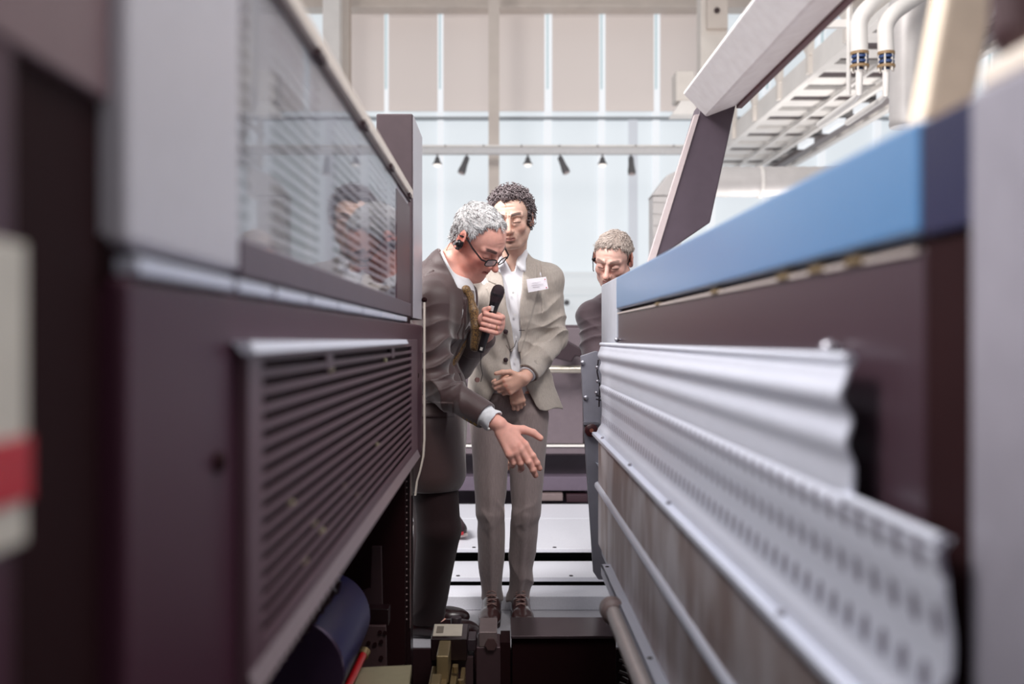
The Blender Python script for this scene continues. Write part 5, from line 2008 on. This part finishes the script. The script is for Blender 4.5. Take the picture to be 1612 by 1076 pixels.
# ================================================================== curly haired man in a light grey suit (facing us)
def curly_man():
    K = 4.1
    Q = lambda x, y, Y=K: P(x, y, Y)
    root = thing('person', 'person with dark curly hair in a pale grey suit and open white shirt, hands clasped', 'person', (Q(800, 0)[0], K, 0))
    hs = 1.0
    R = frame(-90 - 8, 15, 3)
    R[:, 0] *= 1
    ho = Q(805, 346, 4.02)
    neck0 = ho + R @ np.array((0, -.045, -.075))
    nb = Q(803, 432, 4.13)

    hipL, hipR = Q(777, 668, 4.1), Q(826, 668, 4.1)      # viewer left / right
    kneeL, kneeR = Q(773, 815, 4.04), Q(827, 815, 4.04)
    ankL, ankR = Q(774, 946, 4.12), Q(819, 946, 4.12)
    shR, elR, wrR = Q(862, 443, 4.14), Q(871, 537, 4.13), Q(826, 600, 3.93)
    shL, elL, wrL = Q(744, 443, 4.12), Q(738, 545, 4.14), Q(806, 612, 3.97)
    # ---------------- body
    s = Sdf()
    s.cap(neck0, nb, .056, .062, k=0.02)
    s.at(ho, R, hs)
    head_ops(s, dict(jaw=0.98, nose=1.25, wrinkles=[((-.004, .098, .012), (-.006, .092, .032)), ((.006, .098, .012), (.008, .092, .032)), ((-.03, .082, .055), (.03, .082, .056))]))
    s.at((0, 0, 0))
    tc = Q(802, 500, 4.13)
    s.ell(tc, (.150, .095, .20), k=0.03)
    s.ell(Q(801, 620, 4.12), (.135, .10, .14), k=0.03)
    s.cap(shL, shR, .050, .050, k=0.04)
    for sh, el, wr in ((shR, elR, wrR), (shL, elL, wrL)):
        s.chain([sh, el], [.046, .038], k=0.02)
        s.chain([el, wr], [.038, .026], k=0.01)
    for hp, kn, an in ((hipL, kneeL, ankL), (hipR, kneeR, ankR)):
        s.chain([hp, kn, an], [.075, .050, .034], k=0.02)
        s.cap(an, an + np.array((0, -.13, -.05)), .034, .028, k=0.02)
    # upper hand (his left): back of the hand towards us, fingers hooked over the other wrist
    D1 = unit((-.86, -.20, -.42))
    A1 = unit((-.38, -.25, .80))
    N1 = np.cross(D1, A1)
    if N1[1] < 0:
        N1 = -N1
    cr = [(28, 62, 40), (34, 62, 40), (40, 60, 40), (46, 58, 40)]
    t1 = hand_ops(s, wrR, D1, A1, N1, cr, size=.93, thumb=[(.62, .78, -.15), (.90, .42, .0), (.96, .22, .15)])
    D2 = unit((.16, -.1, -1))
    A2 = unit((-1, 0, -.1))
    N2 = np.array((0, 1.0, 0))
    w2 = Q(812, 613, 3.985)
    t2 = hand_ops(s, w2, D2, A2, N2, [(40, 80, 50), (42, 82, 50), (44, 82, 50), (46, 84, 50)], size=.74, thumb=[(.9, .3, .5), (.9, .0, .6), (.8, -.1, .7)])
    skin, blush = (222, 184, 166), (212, 150, 132)
    def col(v):
        c = head_color(v, ho, R, hs, skin, blush, (168, 108, 100), (58, 44, 42), 0.9, 0.5, (150, 120, 110), lids=(140, 96, 84))
        q = ((v - ho) @ R)
        # small goatee patch under the lower lip
        w = (np.exp(-((q[:, 0] / .011) ** 2 + ((q[:, 2] + .089) / .008) ** 2)) * (q[:, 1] > .07) * .8)[:, None]
        c[:] = c * (1 - w) + c3(92, 66, 60) * w
        hands = (v[:, 2] < 1.2)[:, None]
        c[:] = np.where(hands, c * np.array((1.05, .93, .90)), c)
        sp = []
        for p in t1[:4] + t2[:4]:
            sp.append((p, .010, (208, 150, 138), .5))
        kn = [wrR + D1 * .085 + A1 * o * .93 for o in (.031, .010, -.011, -.030)]
        sp += [(p - N1 * .011, .011, (205, 128, 112), .6) for p in kn]
        hand_tint(v, c, sp)
        return c
    sdf_obj('body', s, (-.33, 3.80, -.005), (.40, 4.32, 1.86), .003, M['skin'], root, col)

    # ---------------- hair: a cap under dense curls
    line = [(-.14, -.055), (-.06, -.050), (-.03, -.045), (-.012, -.030), (.004, -.012), (.012, .010), (.018, .035), (.032, .072), (.055, .088), (.12, .090)]
    hd = hair_cap(ho, R, hs, line, .007, lambda p, d: d + .004 * wob(p, 130, 2), ears=False)
    v, f = hd.mesh(ho - .2, ho + .2, .0035)
    mh = mat('hair_dark_grey', (74, 64, 66), 0.5, var=0.25, nscale=60, spec=0.5, sheen=0.3)
    h_o = raw_obj('hair', v, f, mh, root)
    cu = curls_on(v, f, ho, 1500, 3, .0075, 1.5, .016, 14)
    tubes_obj('curls', cu, np.array([.0022] * 12 + [.0016, .0006]), mat('curl_grey', (118, 106, 108), 0.4, var=0.35, nscale=45, spec=0.6), h_o, 5)

    # ---------------- shirt
    ms = fabric('shirt_white', (226, 226, 232), .02, bump=.2)
    ctr = lambda z: np.interp(z, [.85, 1.015, 1.183, 1.303, 1.45, 1.5], [Q(800, 0)[0], Q(811, 0)[0], Q(812, 0)[0], Q(808, 0)[0], Q(806, 0)[0], Q(805, 0)[0]])
    sh = Sdf()
    sh.ell(tc + (0, -.004, 0), (.162, .108, .21), k=0.03)
    sh.ell(Q(800, 600, 4.12), (.142, .110, .16), k=0.04)
    sh.cap(shL, shR, .058, .058, k=0.05)
    sh.cap(Q(804, 398, 4.11), Q(804, 440, 4.12), .063, .074, k=0.012)
    # collar opening
    def neckcut(p):
        x = p[:, 0] - ctr(p[:, 2])
        w = np.interp(p[:, 2], [1.405, 1.430, 1.52, 1.58], [-.05, .004, .042, .055])
        return np.maximum(np.abs(x) - w, p[:, 1] - 4.12)
    sh.func(neckcut, k=.002, mode=-1)
    sh.cap(Q(804, 370, 4.09), Q(804, 470, 4.13), .057, .058, k=.002, mode=-1)
    # collar leaves
    for sg in (-1, 1):
        cx = Q(803, 0)[0]
        for w in (0, .35, .7, 1):
            sh.cap((cx + sg * (.055 + .008 * w), 4.088, 1.526 - .020 * w), (cx + sg * (.034 + .022 * w), 4.032, 1.455 - .020 * w), .0070, .0070, k=.010)
    sh.cut((0, 0, .875), (0, 0, -1))
    def sdisp(p, d):
        x = p[:, 0] - ctr(p[:, 2])
        pl = -.002 * smoothstep(.019, .016, np.abs(x)) * (p[:, 1] < 4.08) * (p[:, 2] < 1.36)
        return d + pl - .0025 * np.sin(p[:, 2] * 60 + x * 90 + 2 * wob(p, 20, 3)) * (p[:, 1] < 4.1)
    sh.disp = sdisp
    so = sdf_obj('shirt', sh, (-.25, 3.9, .84), (.32, 4.3, 1.56), .0035, ms, root)
    for z in (1.34, 1.25, 1.16, 1.07):
        x = float(ctr(z))
        # buttons sit on the shirt front
        MB().cyl((x, 4.004 - .0, z), (x, 4.0, z), .005, 10).build('button', mat('button_pearl', (216, 214, 214), .3), so)
    # ---------------- jacket
    mj = fabric('jacket_grey', (172, 162, 154), .13, nscale=260, stretch=(1, 1, .12))
    j = Sdf()
    j.ell(tc + (0, -.006, .0), (.178, .124, .215), k=0.03)
    j.ell(Q(801, 590, 4.12), (.158, .126, .20), k=0.05)
    j.cap(Q(782, 590, 4.13), Q(770, 650, 4.12), .100, .110, k=0.04)
    j.cap(Q(824, 590, 4.13), Q(842, 655, 4.12), .100, .118, k=0.04)
    j.cap(shL, Q(792, 425, 4.15), .064, .058, k=0.03)
    j.cap(shR, Q(816, 425, 4.15), .064, .058, k=0.03)
    j.cap(Q(792, 412, 4.17), Q(814, 412, 4.17), .055, .055, k=0.03)
    j.ell(shR + (0.004, 0, -.01), (.064, .066, .066), k=.02)
    j.ell(shL + (-.004, 0, -.01), (.064, .066, .066), k=.02)
    cutz = 1.167 - (648 - 532) / 382
    j.cut((0, 0, cutz), (0, 0, -1), k=.004)
    # neck hole
    j.cap(Q(803, 380, 4.10), Q(803, 455, 4.10), .071, .071, k=.003, mode=-1)
    def half(z):
        return np.interp(z, [.84, .88, .95, 1.04, 1.10, 1.2, 1.30, 1.40, 1.47, 1.55],
                         [.150, .105, .060, .020, .020, .024, .036, .048, .056, .060])
    def mid(z):
        return ctr(z)
    def front(p):
        x = p[:, 0] - mid(p[:, 2])
        return np.maximum((np.abs(x) - half(p[:, 2])) * .9, p[:, 1] - 4.10)
    j.func(front, k=.003, mode=-1)
    n0 = len(j.ops)
    # sleeves are added after the opening is cut
    ej = elR + np.array((.006, .01, -.004))
    j.chain([shR, ej], [.062, .056], k=.022)
    cuff = elR + (wrR - elR) * .90
    j.chain([ej, cuff], [.056, .046], k=.012)
    el2 = elL
    j.chain([shL, el2], [.062, .055], k=.022)
    cuff2 = elL + (wrL - elL) * .86
    j.chain([el2, cuff2], [.055, .045], k=.012)
    dR, dL = unit(wrR - elR), unit(wrL - elL)
    def cuffcut(p):
        a = ((p - (elR + (wrR - elR) * .90)) @ dR)
        near = np.linalg.norm(p - cuff, axis=1) - .075
        return np.maximum(-a, near)
    def cuffcut2(p):
        a = ((p - cuff2) @ dL)
        near = np.linalg.norm(p - cuff2, axis=1) - .07
        return np.maximum(-a, near)
    j.func(cuffcut, k=.003, mode=-1)
    j.func(cuffcut2, k=.003, mode=-1)
    j.cap(cuff - dR * .03, cuff + dR * .05, .039, .039, k=.002, mode=-1)
    def jdisp(p, d):
        x = np.abs(p[:, 0] - mid(p[:, 2]))
        hw = half(p[:, 2])
        z = p[:, 2]
        fr = (p[:, 1] < 4.10)
        lw = np.interp(z, [1.10, 1.30, 1.36, 1.365, 1.47], [.0, .052, .066, .056, .046])
        lap = smoothstep(hw + lw + .002, hw + lw - .001, x) * fr * (z > 1.10) * (z < 1.49)
        d = d - .006 * lap
        notch = (np.abs((z - 1.375) - (x - hw - .03) * .5) < .003) * (x > hw + .022) * (x < hw + lw + .004) * fr
        d = d + .006 * notch
        d = d + folds(p, shR, elR, .015, 16, centre=.85, width=.40, tilt=(.5, 0, .5))
        d = d + folds(p, elR, wrR, .014, 9, centre=.25, width=.5, tilt=(.3, .3, -.4))
        d = d + folds(p, shL, elL, .009, 14, centre=.9, width=.35)
        # armhole seam
        ar = np.abs(p[:, 0] - (shR[0] - .030 + (1.44 - z) * .03)) < .0022
        d = d + .004 * ar * (z > 1.26) * (z < 1.48) * (p[:, 1] < 4.14)
        # pulls from the button and drape
        body = smoothstep(1.35, 1.25, z) * fr
        d = d + body * .004 * np.sin(38 * (p[:, 0] * 1.6 + z) + 2.5 * wob(p, 9, 8))
        # pocket flap
        fl = (np.abs(z - 1.005 - (p[:, 0] - .16) * .1) < .001)
        return d + .0012 * wob(p, 60, 4)
    j.disp = jdisp
    jo = sdf_obj('jacket', j, (-.30, 3.84, .80), (.40, 4.36, 1.56), .0032, mj, root)
    mb_ = mat('button_dark', (52, 36, 40), .3)
    def jb(px, py, Y):
        c = Q(px, py, Y)
        MB().lathe(c, (0, -1, 0), [(0, .010), (.004, .010), (.005, .008)], 14).build('button', mb_, jo, smooth=True)
    jb(796, 526, 3.995)
    jb(796, 571, 3.985)
    q = MB().bar(Q(817, 524, 3.986), Q(826, 524, 3.988), .003, .0025)
    q.build('buttonhole', mb_, jo)
    # trailing earpiece wire
    q = MB().tube([Q(813, 540, 3.96), Q(810, 550, 3.965), Q(802, 556, 3.97), Q(797, 548, 3.985)], .0012, 6)
    q.build('wire', mb_, root)
    # name badge
    bd = MB().add([Q(829, 443, 3.985), Q(860, 439, 3.99), Q(864, 458, 3.985), Q(832, 464, 3.98)] + [x + np.array((0, .004, 0)) for x in (Q(829, 443, 3.985), Q(860, 439, 3.99), Q(864, 458, 3.985), Q(832, 464, 3.98))],
                  [(0, 1, 2, 3), (7, 6, 5, 4), (0, 4, 5, 1), (1, 5, 6, 2), (2, 6, 7, 3), (3, 7, 4, 0)])
    bo = bd.build('name_badge', mat('badge_white', (226, 222, 230), .3), jo)
    bo['label'] = 'white name badge with faint print'
    q = MB()
    for (xa, ya, xb, yb) in ((838, 449, 852, 447), (837, 453, 856, 450.5), (839, 456, 850, 454.6)):
        q.bar(P(xa, ya, 3.982), P(xb, yb, 3.982), .0007, .0011)
    q.build('printed_lines', mat('print_grey', (170, 160, 172), .5), bo)
    q = MB()
    for x, y in ((858.5, 443), (860.8, 456)):
        q.box(P(x - .8, 0, 3.983)[0], P(x + .8, 0, 3.983)[0], 3.981, 3.983, P(0, y + .8, 3.983)[2], P(0, y - .8, 3.983)[2])
    q.builds('red_mark', mat('mark_red', (196, 60, 80), .4), bo)
    # right shirt cuff peeking out
    cf = Sdf()
    a = cuff - dR * .02
    cf.cap(a, cuff + dR * .008, .036, .035, k=.002)
    cf.cut(cuff + dR * .006, dR)
    sdf_obj('shirt_cuff', cf, cuff - .08, cuff + .08, .003, ms, root)

    # ---------------- trousers
    mt = fabric('trousers_grey', (142, 127, 126), .13, nscale=260, stretch=(1, 1, .12))
    t = Sdf()
    t.ell(Q(801, 640, 4.12), (.150, .112, .115), k=.03)
    hemL, hemR = Q(773, 952, 4.10), Q(817, 952, 4.10)
    for hp, kn, he, sg in ((hipL, kneeL, hemL, -1), (hipR, kneeR, hemR, 1)):
        up = hp + np.array((sg * .016, 0, .02))
        t.chain([up, kn + (sg * .002, 0, 0)], [.086, .061], k=.006)
        t.chain([kn, he], [.061, .045], k=.006)
        # pressed crease in front
        t.cap(up + (0, -.082, -.12), kn + (0, -.056, 0), .010, .008, k=.016)
        t.cap(kn + (0, -.058, 0), he + (0, -.046, 0), .008, .008, k=.014)
    t.cut((0, 0, hemL[2]), (0, 0, -1), k=.004)
    t.cut((0, 0, .93), (0, 0, 1), k=.004)
    def tdisp(p, d):
        for hp, kn, he, sg in ((hipL, kneeL, hemL, -1), (hipR, kneeR, hemR, 1)):
            d = d + folds(p, hp, kn, .010, 9, centre=.93, width=.12, phase=sg, tilt=(sg * .5, 0, .5))
            d = d + folds(p, kn, he, .018, 10, centre=.82, width=.28, phase=.6 * sg, tilt=(-sg * .9, 0, .4))
            d = d + folds(p, kn, he, .012, 9, centre=.06, width=.14, phase=2, tilt=(sg * .7, 0, .2))
        d = d + folds(p, hipL, hipR, .006, 5, centre=.5, width=.6, tilt=(.2, 0, 1))
        return d + .002 * wob(p, 16, 9)
    t.disp = tdisp
    sdf_obj('trousers', t, (-.22, 3.92, .02), (.32, 4.30, .96), .0035, mt, root)
    # belt
    q = MB().lathe((Q(801, 0)[0], 4.10, .925), (0, 0, 1), [(0, .01), (0, .128), (.035, .128), (.035, .01)], 30)
    # ---------------- shoes
    msx = mat('shoe_brown', (62, 36, 36), .22, spec=.6, coat=.5, var=.15, nscale=40)
    for an, sg in ((ankL, -1), (ankR, 1)):
        s2 = Sdf()
        c = np.array((an[0], 4.08, 0.0))
        s2.cap(c + (0, .05, .045), c + (sg * .006, -.10, .035), .036, .036, k=.02)
        s2.ell(c + (sg * .008, -.11, .030), (.044, .075, .034), k=.02)
        s2.ell(c + (0, -.02, .060), (.036, .07, .045), k=.02)
        s2.ell(c + (0, .05, .07), (.038, .045, .055), k=.02)
        s2.cut((0, 0, .006), (0, 0, -1), k=.003)
        # tongue gap
        s2.cap(c + (0, -.085, .078), c + (0, -.03, .118), .010, .012, k=.006, mode=-1)
        o = sdf_obj('shoe', s2, c - (.07, .22, .02), c + (.08, .14, .16), .003, msx, root)
        so_ = Sdf()
        so_.cap(c + (0, .06, .008), c + (sg * .008, -.13, .008), .040, .044, k=.01)
        so_.cut((0, 0, .012), (0, 0, 1), k=.002)
        so_.cut((0, 0, .001), (0, 0, -1), k=.002)
        sdf_obj('sole', so_, c - (.07, .22, .02), c + (.08, .14, .05), .004, mat('sole_dark', (40, 24, 26), .5), o)
        q = MB()
        for i in range(4):
            y = -.095 + i * .02
            z = .082 + i * .012
            q.tube([c + (-.020, y, z - .006), c + (0, y - .004, z + .003), c + (.020, y + .012, z)], .0024, 6)
            q.tube([c + (.020, y, z - .006), c + (0, y - .004, z + .004), c + (-.020, y + .012, z)], .0024, 6)
        q.build('laces', mat('lace_brown', (150, 118, 112), .4), o, smooth=True)
    root.location = (root.location.x * 1.02, K + .08, 0)
    root.scale = (1.01, 1.01, 1.01)
    return root
curly_man()
